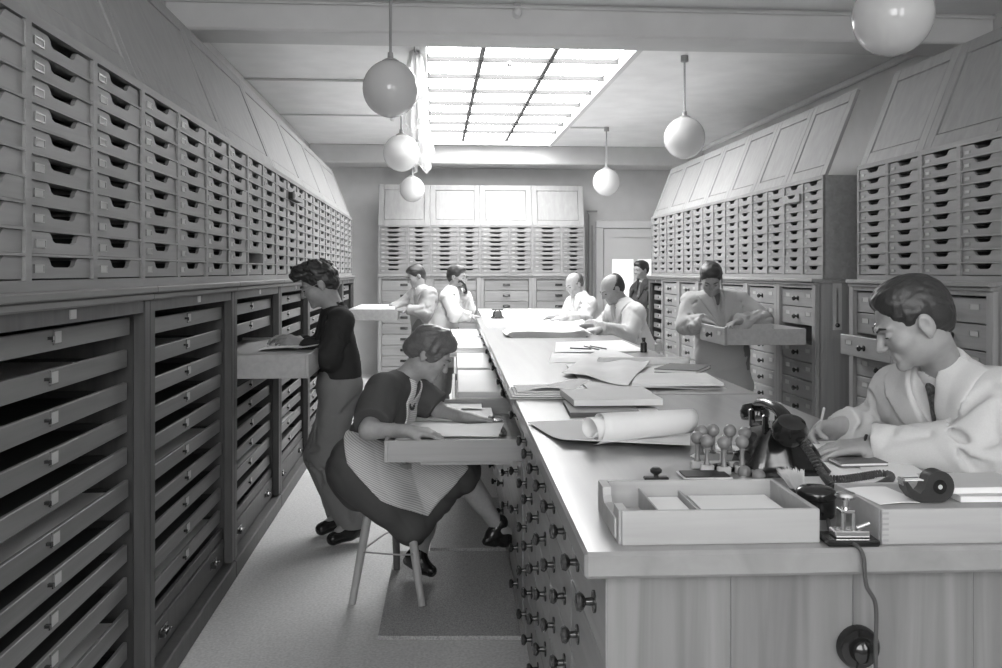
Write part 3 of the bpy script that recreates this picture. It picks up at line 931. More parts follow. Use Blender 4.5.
# tape dispenser
t = thing('tape_dispenser', 'dark tape dispenser shaped like a snail on the wooden box', 'tape dispenser', (b0.x + .095, b0.y + .05, BXT), TR)
t.scale = (.82, .9, .86)
k = MB()
out = []
cx_, cz_, R_ = .038, .034, .033
for i in range(19):
    an = math.radians(-80 + i * 220 / 18)
    out.append((cx_ + R_ * math.cos(an), cz_ + R_ * math.sin(an)))
out += [(.004, .030), (-.006, .020), (-.022, .030), (-.034, .045), (-.040, .044), (-.036, .026), (-.022, .008), (-.006, .0015), (.02, .0005)]
k.prism(out, -.016, .016, 'y')
k.build('shell', BLACKM, t, smooth=True)
MB().lathe([(.015, -.0175), (.015, .0175)], 20, Matrix.Translation((cx_, 0, cz_)) @ Matrix.Rotation(PI / 2, 4, 'X')).build('hub', BLACK, t, smooth=True)
MB().lathe([(.005, -.0185), (.005, .0185)], 14, Matrix.Translation((cx_, 0, cz_)) @ Matrix.Rotation(PI / 2, 4, 'X')).build('hub_pin', PAPERD, t, smooth=True)
MB().box(-.036, .006, -.009, .009, .0455, .047, Matrix.Rotation(.0, 4, 'Y')).build('tape_strip', PAPER2, t)
MB().box(-.042, -.038, -.011, .011, .036, .050).build('cutter', CHROME, t)

# black tin
jp = onz(826, 522, TZ)
t = thing('ink_tin', 'round black tin with ribbed lid between the two wooden trays', 'tin', (jp.x, jp.y + .045, TZ))
MB().lathe([(.033, 0), (.035, .004), (.035, .034), (.033, .036)], 28).build('body', BLACK, t, smooth=True)
MB().lathe([(.036, .036), (.038, .039), (.038, .048), (.036, .051), (.030, .056), (.010, .058)], 28).build('lid', BLACK, t, smooth=True)
# bristle brush
bp = onz(800, 500, TZ)
t = thing('bristle_brush', 'pale bristle brush standing in front of the telephone', 'brush', (bp.x, bp.y + .01, TZ), 0)
MB().lathe([(.016, 0), (.019, .004), (.019, .020), (.016, .022)], 18).build('handle', BLACKM, t, smooth=True)
k = MB()
for i in range(260):
    a, rr = random.uniform(0, 2 * PI), math.sqrt(random.random()) * .015
    x, y = rr * math.cos(a), rr * math.sin(a)
    tip = Vector((x * 2.0 - .016, y * 2.0, .058 + random.uniform(-.004, .005)))
    k.tube([(x, y, .02), (Vector((x, y, .02)) + tip) / 2 + Vector((-.001, 0, .004)), tip], [.0009, .0008, .0003], 3, False)
br = k.build('bristles', mat('pale_bristle', .78, .8), t)
br['kind'] = 'stuff'
# numbering punch
np_ = onz(830, 549, TZ)
t = thing('hand_stapler', 'small metal stapler on a black base at the table edge', 'stapler', (np_.x, np_.y + .008, TZ), TR - .05)
MB().cbox(0, .092, 0, .062, .0005, .012, .003).build('base', BLACK, t)
MB().cbox(.018, .080, .014, .046, .012, .024, .002).build('anvil_plate', CHROME, t)
MB().cbox(.030, .036, .016, .044, .024, .058, .001).cbox(.048, .054, .016, .044, .024, .058, .001).cbox(.030, .054, .016, .044, .054, .060, .001).build('frame', CHROME, t)
MB().tube([(.042, .03, .058), (.042, .03, .076)], .005, 10).build('plunger', CHROME, t, smooth=True)
MB().lathe([(.004, .074), (.016, .078), (.019, .083), (.016, .088), (.004, .091)], 20, Matrix.Translation((.042, .03, 0))).build('plunger_knob', CHROME, t, smooth=True)
MB().tube([(.062, .03, .026), (.084, .03, .034)], .004, 8).build('lever', BRASS, t, smooth=True)

# telephone
ph = thing('telephone', 'black desk telephone with its handset on the cradle', 'telephone', (.832, 2.12, TZ), TR)
ph.scale = (1.2, 1.2, 1.12)
body = MB()
secs = [(0, -.085, .085, -.072, .072), (.008, -.085, .088, -.074, .074), (.03, -.078, .070, -.068, .068), (.065, -.060, .035, -.058, .058), (.090, -.045, .015, -.050, .050), (.098, -.038, .008, -.045, .045)]
vs, fs_ = [], []
for (z, x0, x1, y0, y1) in secs:
    n = 24
    for i in range(n):
        a = 2 * PI * i / n
        ca, sa = math.cos(a), math.sin(a)
        e = .38
        vs.append(((x0 + x1) / 2 + (x1 - x0) / 2 * math.copysign(abs(ca) ** e, ca), (y0 + y1) / 2 + (y1 - y0) / 2 * math.copysign(abs(sa) ** e, sa), z))
for i in range(len(secs) - 1):
    for j in range(24):
        fs_.append((i * 24 + j, i * 24 + (j + 1) % 24, (i + 1) * 24 + (j + 1) % 24, (i + 1) * 24 + j))
fs_ += [tuple(range(24))[::-1], tuple(range((len(secs) - 1) * 24, len(secs) * 24))]
body.add(vs, fs_)
body.build('housing', BLACK, ph, smooth=True)
Rd = Matrix.Translation((.052, 0, .052)) @ Matrix.Rotation(math.radians(52), 4, 'Y')
MB().lathe([(.040, -.004), (.040, .006), (.034, .009), (.012, .010)], 24, Rd).build('dial', BLACK, ph, smooth=True)
MB().lathe([(.016, .010), (.016, .012)], 20, Rd).build('dial_card', CARD, ph)
cr = MB()
for sy in (-1, 1):
    cr.cbox(-.048, -.036, sy * .040 - .006, sy * .040 + .006, .085, .125, .003).cbox(.006, .018, sy * .040 - .006, sy * .040 + .006, .085, .122, .003)
cr.build('cradle', BLACK, ph)
hs = MB()
hs.tube([(-.016, -.085, .116), (-.016, -.070, .128), (-.016, -.035, .137), (-.016, .02, .139), (-.016, .06, .133), (-.016, .088, .120)], [.013, .014, .012, .012, .014, .013], 12)
hd = hs.build('handset', BLACK, ph, smooth=True)
MB().lathe([(.010, .03), (.024, .026), (.030, .014), (.031, .004), (.029, -.004), (.012, -.006)], 24, Matrix.Translation((-.016, .098, .098)) @ Matrix.Rotation(-.35, 4, 'X')).build('earpiece', BLACK, hd, smooth=True)
MB().lathe([(.012, .032), (.026, .026), (.034, .010), (.034, -.004), (.029, -.016), (.012, -.022)], 24, Matrix.Translation((-.016, -.098, .100)) @ Matrix.Rotation(.5, 4, 'X')).build('mouthpiece', BLACK, hd, smooth=True)
MB().box(-.10, -.03, -.068, -.0, .0, .003).build('foot_plate', CHROME, ph)
# coiled cord: mouthpiece -> table -> back to the housing
ctl = [ony(797, 437, 2.03), ony(806, 447, 2.0), ony(815, 461, 1.97), ony(823, 474, 1.95), onz(833, 486, TZ + .016), onz(846, 490.5, TZ + .010), onz(862, 490, TZ + .010), onz(878, 486, TZ + .010), onz(889, 480, TZ + .010), onz(890, 475.5, TZ + .010), onz(880, 474, TZ + .010), onz(860, 477, TZ + .010), onz(842, 479.5, TZ + .010), onz(828, 479, TZ + .012)]
def catmull(P, n):
    P = [P[0]] + list(P) + [P[-1]]
    o = []
    for i in range(1, len(P) - 2):
        for k in range(n):
            t = k / n
            a, b, c, d = P[i - 1], P[i], P[i + 1], P[i + 2]
            o.append(.5 * ((2 * b) + (c - a) * t + (2 * a - 5 * b + 4 * c - d) * t * t + (3 * b - a - 3 * c + d) * t ** 3))
    o.append(P[-2])
    return o
path = catmull(ctl, 12)
Ls = [0]
for i in range(1, len(path)):
    Ls.append(Ls[-1] + (path[i] - path[i - 1]).length)
turn, rc = .0078, .0075
nt_ = int(Ls[-1] / turn)
pts = []
j = 0
N = nt_ * 9
for i in range(N + 1):
    L = Ls[-1] * i / N
    while j < len(Ls) - 2 and Ls[j + 1] < L:
        j += 1
    f = (L - Ls[j]) / max(1e-9, Ls[j + 1] - Ls[j])
    p = path[j].lerp(path[j + 1], f)
    tg = (path[min(j + 2, len(path) - 1)] - path[max(j - 1, 0)]).normalized()
    s1 = tg.cross(Vector((0, 0, 1))).normalized(); s2 = s1.cross(tg)
    a = 2 * PI * i / 9
    pts.append(p + (s1 * math.cos(a) + s2 * math.sin(a)) * rc)
tag(MB().tube(pts, .0027, 5).build('coiled_cord', mat('cord_rubber', .06, .55), smooth=True), 'dark coiled telephone cord looping over the table', 'cord')
# flex over the table front down to the round socket
so = ony(857, 646, TY + .03)
sk2 = thing('round_socket', 'round black socket on the boarded table front', 'socket', (so.x, TY + .0312, so.z))
SM = Matrix.Rotation(PI / 2, 4, 'X')
MB().lathe([(.038, 0), (.038, .010), (.034, .016), (.024, .018)], 28, SM).build('base', BLACK, sk2, smooth=True)
MB().lathe([(.022, .018), (.020, .034), (.012, .040)], 20, SM).build('plug', BLACK, sk2, smooth=True)
f0 = onz(828, 520, TZ + .004)
fl = [f0, Vector((.712, TY + .05, TZ + .006)), Vector((.722, TY + .01, TZ + .006)), Vector((.730, TY - .010, TZ + .004)), Vector((.736, TY - .020, TZ - .012)), Vector((.741, TY - .020, TZ - .06)), Vector((so.x + .010, TY - .018, so.z + .09)), Vector((so.x + .009, TY - .020, so.z + .02)), Vector((so.x + .009, TY - .020, so.z - .03)), Vector((so.x + .010, TY - .014, so.z - .15))]
tag(MB().tube(catmull(fl, 8), .0036, 8).build('flex', mat('cord_rubber', .06, .55), smooth=True), 'thin flex hanging over the table front past the socket', 'cord')

# rubber stamps on their stand
sc_ = onz(728, 476, TZ)
sx, sy = sc_.x + .01, sc_.y + .07
sd = thing('stamp_stand', 'round metal stand carrying rubber stamps beside the telephone', 'stamp stand', (sx, sy, TZ))
MB().lathe([(.034, 0), (.034, .008), (.012, .014)], 24).build('base', BLACK, sd, smooth=True)
MB().lathe([(.005, .01), (.005, .078), (.002, .084)], 12).build('post', CHROME, sd, smooth=True)
MB().lathe([(.004, .050), (.046, .050), (.046, .053), (.004, .053)], 24).build('ring', CHROME, sd, smooth=True)
STW = mat('turned_wood', .20, .25)


def stamp(loc, label, M=None, head=.016):
    o = thing('rubber_stamp', label, 'stamp', loc, 0, 'rubber stamps')
    if M is not None:
        o.rotation_euler = M.to_euler()
    MB().ball((0, 0, .074), head, 16, 10).build('ball_head', STW, o, smooth=True)
    MB().lathe([(.009, .018), (.006, .024), (.005, .045), (.007, .062)], 12).build('stem', STW, o, smooth=True)
    MB().cbox(-.016, .016, -.007, .007, 0, .018, .002).build('stamp_block', CARD, o)
    return o
nm = ['leftmost', 'left rear', 'left front', 'centre front', 'centre rear', 'right front', 'right rear', 'rightmost']
an = [170, 130, 215, 255, 95, 300, 55, 10]
for i in range(8):
    a = math.radians(an[i])
    stamp((sx + .060 * math.cos(a), sy + .060 * math.sin(a), TZ + .0015 if i in (0, 2, 3, 5) else TZ + .010), 'ball-handled rubber stamp on the stand, ' + nm[i] + ' of its ring')
for i, (u, v) in enumerate(((741, 474), (755, 478))):
    p = onz(u, v, TZ)
    stamp((p.x, p.y + .05, TZ + .0145), 'rubber stamp lying on its side by the stamp pad, ' + ('left one' if i == 0 else 'right one'), Matrix.Rotation(PI / 2 + .06, 4, 'X'))
p = onz(684, 481.5, TZ)
t = thing('stamp_pad', 'open stamp pad tin with dark felt behind the pale drawer', 'stamp pad', (p.x, p.y, TZ), TR)
MB().cbox(0, .115, 0, .075, .0005, .008, .002).build('tin', CHROME, t)
MB().box(.006, .109, .006, .069, .008, .010).build('felt', BLACKM, t)
p = onz(656, 480, TZ)
t = thing('paper_weight', 'small dark knobbed stamp alone on the bare table', 'stamp', (p.x, p.y, TZ), TR)
MB().cbox(-.028, .028, -.010, .010, .0005, .008, .002).build('block', BLACKM, t)
MB().lathe([(.006, .008), (.005, .012), (.013, .018), (.014, .024), (.008, .029)], 16).build('knob', BLACKM, t, smooth=True)

# papers before the writing man
sheet4('drawing_sheet', [(800, 486), (905, 487), (880, 462), (786, 463)], 'white sheet lying under the coiled cord and the man\'s hands', z=TZ + .0005, group=PG)
sheet4('drawing_sheet', [(812, 458), (862, 457), (850, 442), (806, 444)], 'white sheet the man in the white coat writes on', z=TZ + .004, group=PG)
sheet4('drawing_sheet', [(868, 480), (930, 478), (905, 462), (856, 465)], 'white sheet beside the tape dispenser below the sleeve', z=TZ + .003, group=PG)
p = onz(842, 470, TZ)
t = thing('record_book', 'flat dark-covered book under the writing man\'s hand', 'book', (p.x, p.y + .004, TZ + .006), TR + .05)
MB().cbox(0, .12, 0, .07, 0, .002, .0008).cbox(0, .12, 0, .07, .007, .009, .0008).build('cover', mat('notebook_cover', .12, .5), t)
MB().box(.002, .118, .002, .068, .002, .007).build('pages', PAPER, t)

# ---- floor mats and stool
for i, (q, lb) in enumerate((([(378, 640), (521, 640), (508, 554), (395, 554)], 'near grey coir mat beneath the stool legs'), ([(430, 551), (506, 551), (500, 500), (440, 500)], 'far grey coir mat under the drawer'))):
    c = [onz(u, v, 0) for u, v in q]
    b = sum(c, Vector()) / 4
    k = MB().prism([((p - b).x, (p - b).y) for p in c], .0006, .016)
    tag(k.build('floor_mat', MATM, None, (b.x, b.y, 0)), lb, 'mat', 'coir mats by the table')
STX, STY = -.19, 4.07
stl = thing('stool', 'wooden stool with splayed legs under the seated woman', 'stool', (STX, STY, 0))
feet = [onz(352, 604, 0), onz(422, 610, 0), onz(397, 572, 0)]
STWD = mat('stool_wood', .40, .5, grain=('z', 30, .15))
DKW = mat('stool_dark_wood', .10, .5)
MB().lathe([(.15, .585), (.165, .59), (.165, .61), (.15, .62), (.01, .622)], 28).build('seat', STWD, stl, smooth=True)
ring = []
for i, f in enumerate(feet):
    q = Vector((f.x - STX, f.y - STY, 0))
    top = Vector((q.x * .38, q.y * .38, .586))
    q = q + Vector((0, 0, .017 if i == 1 else .0))
    MB().tube([q, q.lerp(top, .4), top], [.016, .019, .02], 12).build('leg', DKW if i == 2 else STWD, stl, smooth=True)
    ring.append(q.lerp(top, .36) * 1.04)
od = [ring[0], ring[1], ring[2], ring[0]]
MB().tube(catmull([r + Vector((0, 0, 0)) for r in od], 6), .004, 6).build('foot_ring', IRON, stl, smooth=True)
#STAGE4
# ================================================================== people: smooth-union distance fields, meshed by surface nets
def V(*a):
    return np.array(a, dtype=np.float64)


def nrm(v):
    v = np.asarray(v, float)
    return v / max(1e-9, np.linalg.norm(v))


class SDF:
    def __init__(s):
        s.p = []

    def cap(s, a, b, ra, rb=None, k=.02, flat=None, op='u'):
        s.p.append((op, 'cap', (np.asarray(a, float), np.asarray(b, float), ra, ra if rb is None else rb, flat), k)); return s

    def ell(s, c, r, R=None, k=.02, op='u'):
        s.p.append((op, 'ell', (np.asarray(c, float), np.asarray(r, float), np.eye(3) if R is None else np.asarray(R, float)), k)); return s

    def cut(s, c, n, rad=None):
        """remove the side the normal n points to, inside a ball of radius rad"""
        s.p.append(('c', 'cut', (np.asarray(c, float), nrm(n), rad), 0)); return s

    def keep(s, planes):
        s.p.append(('c', 'keep', [(np.asarray(c, float), nrm(n)) for c, n in planes], 0)); return s

    def fold(s, amp, freq, seed=1, dirs=None, ridge=False):
        s.p.append(('n', 'fold', (amp, freq, seed, dirs, ridge), 0)); return s

    def merge(s, o):
        s.p += o.p; return s

    def mesh(s, name, m, h, origin):
        lo, hi = np.full(3, 1e9), np.full(3, -1e9)
        for op, kind, q, k in s.p:
            if op != 'u':
                continue
            if kind == 'cap':
                r = max(q[2], q[3])
                lo = np.minimum(lo, np.minimum(q[0], q[1]) - r); hi = np.maximum(hi, np.maximum(q[0], q[1]) + r)
            else:
                r = max(q[1])
                lo = np.minimum(lo, q[0] - r); hi = np.maximum(hi, q[0] + r)
        lo -= 3 * h + .01; hi += 3 * h + .01
        n = np.ceil((hi - lo) / h).astype(int) + 1
        ax = [(lo[i] + h * np.arange(n[i])).astype(np.float32) for i in range(3)]
        Fd = np.full(n, .2, dtype=np.float32)
        for op, kind, q, k in s.p:
            if kind in ('cap', 'ell'):
                if kind == 'cap':
                    r = max(q[2], q[3]) + k + 2 * h
                    l, u = np.minimum(q[0], q[1]) - r, np.maximum(q[0], q[1]) + r
                else:
                    r = max(q[1]) + k + 2 * h
                    l, u = q[0] - r, q[0] + r
                i0 = np.clip(((l - lo) / h).astype(int), 0, n); i1 = np.clip(((u - lo) / h).astype(int) + 2, 0, n)
                if (i1 <= i0).any():
                    continue
                X = ax[0][i0[0]:i1[0], None, None]; Y = ax[1][None, i0[1]:i1[1], None]; Z = ax[2][None, None, i0[2]:i1[2]]
                if kind == 'cap':
                    a, b, ra, rb, flat = q
                    ba = b - a; bb = float(ba @ ba) + 1e-12
                    t = np.clip(((X - a[0]) * ba[0] + (Y - a[1]) * ba[1] + (Z - a[2]) * ba[2]) / bb, 0, 1)
                    dx, dy, dz = X - a[0] - t * ba[0], Y - a[1] - t * ba[1], Z - a[2] - t * ba[2]
                    d2 = dx * dx + dy * dy + dz * dz
                    if flat is not None:
                        fn, ff = flat
                        w = dx * fn[0] + dy * fn[1] + dz * fn[2]
                        d2 = d2 + (ff * ff - 1) * w * w
                    d = np.sqrt(d2) - (ra + (rb - ra) * t)
                else:
                    c, r3, R = q
                    dx, dy, dz = X - c[0], Y - c[1], Z - c[2]
                    e = [(dx * R[0, j] + dy * R[1, j] + dz * R[2, j]) / r3[j] for j in range(3)]
                    k0 = np.sqrt(e[0] ** 2 + e[1] ** 2 + e[2] ** 2) + 1e-9
                    k1 = np.sqrt((e[0] / r3[0]) ** 2 + (e[1] / r3[1]) ** 2 + (e[2] / r3[2]) ** 2) + 1e-9
                    d = k0 * (k0 - 1) / k1
                sl = (slice(i0[0], i1[0]), slice(i0[1], i1[1]), slice(i0[2], i1[2]))
                f = Fd[sl]
                if op == 'u':
                    hh = np.maximum(k - np.abs(f - d), 0) / k
                    Fd[sl] = np.minimum(f, d) - hh * hh * k * .25
                else:
                    hh = np.maximum(k - np.abs(f + d), 0) / k
                    Fd[sl] = np.maximum(f, -d) + hh * hh * k * .25
            else:
                X = ax[0][:, None, None]; Y = ax[1][None, :, None]; Z = ax[2][None, None, :]
                if kind == 'cut':
                    c, nn, rad = q
                    d = (X - c[0]) * nn[0] + (Y - c[1]) * nn[1] + (Z - c[2]) * nn[2]
                    if rad is None:
                        Fd = np.maximum(Fd, d).astype(np.float32)
                    else:
                        r2 = (X - c[0]) ** 2 + (Y - c[1]) ** 2 + (Z - c[2]) ** 2
                        Fd = np.where(r2 < rad * rad, np.maximum(Fd, d), Fd).astype(np.float32)
                elif kind == 'keep':
                    for c, nn in q:
                        d = (X - c[0]) * nn[0] + (Y - c[1]) * nn[1] + (Z - c[2]) * nn[2]
                        Fd = np.maximum(Fd, d).astype(np.float32)
                elif kind == 'fold':
                    amp, fr, seed, dirs, ridge = q
                    rg = np.random.RandomState(seed)
                    ii = np.nonzero(np.abs(Fd) < .03)
                    x, y, z = ax[0][ii[0]], ax[1][ii[1]], ax[2][ii[2]]
                    acc = np.zeros(len(x), np.float32)
                    for o in range(5):
                        v = nrm(rg.normal(size=3)) if dirs is None else nrm(np.asarray(dirs) + rg.normal(size=3) * .35)
                        w = nrm(rg.normal(size=3))
                        ff = fr * (.6 + .35 * o)
                        sn = np.sin(ff * (x * v[0] + y * v[1] + z * v[2]) + 1.6 * np.sin(ff * .45 * (x * w[0] + y * w[1] + z * w[2]) + o) + rg.rand() * 6)
                        acc += ((.7 - 1.7 * np.sqrt(np.abs(sn))) if ridge else sn) / (1 + .4 * o)
                    Fd[ii] += amp * acc.astype(np.float32) * .6
        # surface nets
        S = Fd < 0
        c8 = [(i, j, k) for i in (0, 1) for j in (0, 1) for k in (0, 1)]
        cnt = np.zeros(np.array(n) - 1, np.int8)
        for (i, j, k) in c8:
            cnt += S[i:n[0] - 1 + i, j:n[1] - 1 + j, k:n[2] - 1 + k]
        act = np.nonzero((cnt > 0) & (cnt < 8))
        nv = len(act[0])
        idx = np.full(cnt.shape, -1, np.int32)
        idx[act] = np.arange(nv)
        vals = np.stack([Fd[act[0] + i, act[1] + j, act[2] + k] for (i, j, k) in c8], 1)
        pos = np.zeros((nv, 3)); num = np.zeros(nv)
        for a in range(8):
            for b in range(a + 1, 8):
                if sum(abs(c8[a][q] - c8[b][q]) for q in range(3)) != 1:
                    continue
                va, vb = vals[:, a], vals[:, b]
                mk = (va < 0) != (vb < 0)
                t = np.where(mk, va / np.where(mk, va - vb, 1), 0)
                pa, pb = np.array(c8[a], float), np.array(c8[b], float)
                pos += mk[:, None] * (pa + t[:, None] * (pb - pa)); num += mk
        pos = (np.stack(act, 1) + pos / num[:, None]) * h + lo
        quads = []
        for axis in range(3):
            s0 = [slice(1, n[q] - 1) for q in range(3)]; s0[axis] = slice(0, n[axis] - 1)
            s1 = list(s0); s1[axis] = slice(1, n[axis])
            A, B = S[tuple(s0)], S[tuple(s1)]
            e = np.nonzero(A != B)
            off = [1, 1, 1]; off[axis] = 0
            g = [e[q] + off[q] for q in range(3)]
            u, w = [q for q in range(3) if q != axis]
            def cell(du, dw):
                c = [g[0].copy(), g[1].copy(), g[2].copy()]
                c[u] -= du; c[w] -= dw
                return idx[c[0], c[1], c[2]]
            Q = np.stack([cell(1, 1), cell(0, 1), cell(0, 0), cell(1, 0)], 1)
            fl = A[e] if axis != 1 else ~A[e]
            Q[~fl] = Q[~fl][:, ::-1]
            quads.append(Q)
        Q = np.concatenate(quads)
        Q = Q[(Q >= 0).all(1)]
        # one relaxation step
        acc = np.zeros_like(pos); ct = np.zeros(nv)
        for a in range(4):
            np.add.at(acc, Q[:, a], pos[Q[:, (a + 1) % 4]]); np.add.at(ct, Q[:, a], 1)
        pos = np.where(ct[:, None] > 0, .5 * pos + .5 * acc / np.maximum(ct, 1)[:, None], pos)
        pos = pos - np.asarray(origin, float)
        me = bpy.data.meshes.new(name)
        me.vertices.add(nv); me.vertices.foreach_set('co', pos.astype(np.float32).ravel())
        me.loops.add(len(Q) * 4); me.loops.foreach_set('vertex_index', Q.astype(np.int32).ravel())
        me.polygons.add(len(Q)); me.polygons.foreach_set('loop_start', np.arange(len(Q), dtype=np.int32) * 4)
        me.update(calc_edges=True)
        me.validate()
        me.polygons.foreach_set('use_smooth', [True] * len(me.polygons))
        me.materials.append(m)
        return me


def cloth(name, v, rough=.85, fine=260):
    return mat(name, v, rough, noise=(fine, .03), bump=.12, spec=.25)


SKIN = mat('skin', .30, .5, noise=(60, .06), spec=.4)
SKINF = mat('pale_skin', .38, .5, noise=(60, .06), spec=.4)
HAIRD = mat('dark_hair', .022, .45, noise=(300, .3), bump=.15, spec=.6)
HAIRB = mat('brown_hair', .08, .4, noise=(300, .3), bump=.15, spec=.5)
EYE = mat('eye_dark', .03, .2)
WHITEC = cloth('white_coat', .56)
GREYC = cloth('grey_coat', .42)
LGREYC = cloth('light_grey_coat', .56)
DARKC = cloth('dark_wool', .030)
SUIT = cloth('dark_suit', .05)
TROUS = cloth('grey_flannel', .22)
DRESS = cloth('dark_dress', .085)
SHIRT = cloth('shirt', .72)
TIE = mat('patterned_tie', .08, .6, noise=(120, .9))
LEATH = mat('black_leather', .015, .25)


def frame(f, up=(0, 0, 1), roll=0):
    f = nrm(f); r = nrm(np.cross(f, up)); u = np.cross(r, f)
    if roll:
        c_, s_ = math.cos(roll), math.sin(roll)
        r, u = r * c_ + u * s_, u * c_ - r * s_
    return np.stack([r, f, u], 1)         # columns right, forward, up


def head_prims(S, c, R, s=1.0, female=False):
    g = lambda x, y, z: c + R @ (V(x, y, z) * s)
    E = lambda x, y, z, r, k=.012, op='u': S.ell(g(x, y, z), np.array(r) * s, R, k, op)
    E(0, -.014, .034, (.073, .092, .078))
    E(0, .026, -.018, (.057, .064, .084), .02)
    E(0, .030, -.070, (.044, .050, .040), .02)
    for sx in (-1, 1):
        E(sx * .040, .002, -.058, (.016, .034, .030), .02)
        E(sx * .038, .058, -.026, (.024, .024, .024), .02)
        S.cap(g(sx * .012, .090, .021), g(sx * .044, .072, .022), .0075 * s, .007 * s, .012)
    E(0, .076, -.093, (.019, .017, .016), .018)
    nz = .106 if female else .110
    S.cap(g(0, .087, .012), g(0, nz, -.027), .0068 * s, .0105 * s, .010)
    for sx in (-1, 1):
        E(sx * .011, .100, -.031, (.0075, .009, .0065), .006)
        E(sx * .031, .092, .003, (.015, .010, .009), .008, 's')
        E(sx * .031, .0765, .002, (.0125, .0125, .0105), .003)
        E(sx * .078, -.010, -.008, (.0085, .021, .032), .006)
        E(sx * .0885, -.005, -.005, (.0085, .013, .021), .003, 's')
        E(sx * .080, .004, -.010, (.004, .004, .007), .003)
        E(sx * .077, -.004, -.036, (.006, .008, .009), .006)
    S.cap(g(-.019, .084, -.056), g(.019, .084, -.056), .0055 * s, None, .008)
    S.cap(g(-.016, .083, -.067), g(.016, .083, -.067), .0065 * s, None, .008)
    S.cap(g(-.022, .095, -.0615), g(.022, .095, -.0615), .0022 * s, None, .003, None, 's')


def hand_prims(S, w, f, n, thumb, curl=.5, s=1.0, tcurl=.3, spread=1.0):
    """w wrist, f towards the fingers, n out of the palm, thumb +1: thumb on the f x n side"""
    f = nrm(f); n = nrm(np.asarray(n) - f * np.dot(n, f)); sd = np.cross(f, n) * thumb
    P = lambda a, b, c: w + (f * a + sd * b + n * c) * s
    kn = [(.088, .030), (.094, .010), (.090, -.011), (.080, -.029)]
    ln = [(.040, .024, .019), (.045, .028, .020), (.041, .026, .019), (.032, .019, .017)]
    S.cap(P(-.02, 0, 0), P(.02, 0, 0), .025 * s, .026 * s, .02, (n, 1.35))
    for i, (a, b) in enumerate(kn):
        S.cap(P(.012, b * .55, 0), P(a, b, 0), .017 * s, .0125 * s, .014, (n, 1.15))
    for i, (a, b) in enumerate(kn):
        p = P(a, b, 0); an = 0
        d0 = nrm(f + sd * (b * 2.2 * spread))
        c = curl[i] if isinstance(curl, (list, tuple)) else curl
        rr = [.0098, .0090, .0082, .0072]
        for j, L in enumerate(ln[i]):
            an += c * (.75, 1.0, .6)[j]
            d = d0 * math.cos(an) + n * math.sin(an)
            q = p + d * L * s
            S.cap(p, q, rr[j] * s, rr[j + 1] * s, .004)
            p = q
    p = P(.022, .026, .008)
    q = p + nrm(f * .62 + sd * .72 + n * .35) * .036 * s
    S.cap(p, q, .0155 * s, .0115 * s, .012)
    q2 = q + nrm(f * (.95) + sd * (.35 - tcurl) + n * (.2 + tcurl)) * .030 * s
    S.cap(q, q2, .0112 * s, .0098 * s, .005)
    S.cap(q2, q2 + nrm(f * .95 + sd * (.05 - tcurl) + n * (.2 + tcurl)) * .022 * s, .0098 * s, .0078 * s, .004)


def torso(S, J, off=0.0, b=1.0, k=.05):
    pel, neck, sL, sR = J['pel'], J['neck'], J['sL'], J['sR']
    side = nrm(sR - sL); up = nrm(neck - pel); fr = nrm(np.cross(up, side))
    mid = (sL + sR) / 2
    ch = pel * .33 + mid * .67 + fr * .01
    be = pel * .68 + mid * .32 + fr * J.get('belly', 0)
    for s in (-1, 1):
        S.cap(ch + side * s * .075 * b, be + side * s * .055 * b, (.098 + off) * b, (.098 + off) * b, k, (fr, 1.12))
        S.cap(be + side * s * .055 * b, pel + side * s * .075 * b, (.098 + off) * b, (.108 + off) * b, k, (fr, 1.1))
    S.cap(sL * .86 + sR * .14 - up * .01, sR * .86 + sL * .14 - up * .01, (.062 + off) * b, None, k, (fr, 1.0))
    S.cap(neck - up * .02, sL * .8 + sR * .2, (.045 + off) * b, (.05 + off) * b, k)
    S.cap(neck - up * .02, sR * .8 + sL * .2, (.045 + off) * b, (.05 + off) * b, k)
    return side, up, fr


def limb(S, pts, rs, k=.03):
    for i in range(len(pts) - 1):
        S.cap(pts[i], pts[i + 1], rs[i], rs[i + 1], k)


def creases(S, a, b, r0, r1, n, seed, size=.010, bend=None):
    """short pressed-in folds wandering over a sleeve or trouser leg"""
    rg = np.random.RandomState(seed)
    d = nrm(b - a); u = nrm(np.cross(d, V(.3, .2, .9))); w = np.cross(d, u)
    L = np.linalg.norm(b - a)
    for i in range(n):
        t0, th = rg.uniform(.02, .98), rg.uniform(0, 2 * PI)
        dt, dth = rg.normal() * .05 / max(L, .1), rg.uniform(.5, 1.3) * rg.choice([-1, 1])
        pv = None
        for j in range(5):
            t = np.clip(t0 + dt * j, 0, 1); an = th + dth * j / 4
            r = r0 + (r1 - r0) * t + .0065
            p = a + d * L * t + (u * math.cos(an) + w * math.sin(an)) * r
            if pv is not None:
                sz = size * (.35 + .65 * math.sin(PI * (j - .5) / 4))
                S.cap(pv, p, sz, sz, .018, None, 's')
            pv = p


def shoe_mesh(J, sd, root, origin, m=LEATH, h=.006, s=1.0):
    a, t = J['a' + sd], J['t' + sd]
    S = SDF()
    a0 = V(a[0], a[1], t[2] + .03)
    d = nrm(t - a0)
    S.cap(a0 - d * .05, a0 + d * .02, .033 * s, .036 * s, .02)
    S.cap(a0 + d * .02, t - d * .03, .036 * s, .031 * s, .03)
    S.cap(a0 - d * .03 + V(0, 0, .03), a + V(0, 0, .03), .034 * s, .042 * s, .03)
    S.cap(a0 - d * .075 + V(0, 0, -.022), a0 - d * .03 + V(0, 0, -.022), .022 * s, .024 * s, .01)
    S.cut(V(a0[0], a0[1], t[2] - .034), V(0, 0, -1))
    put('shoe', S.mesh('shoe', m, h, origin), root)


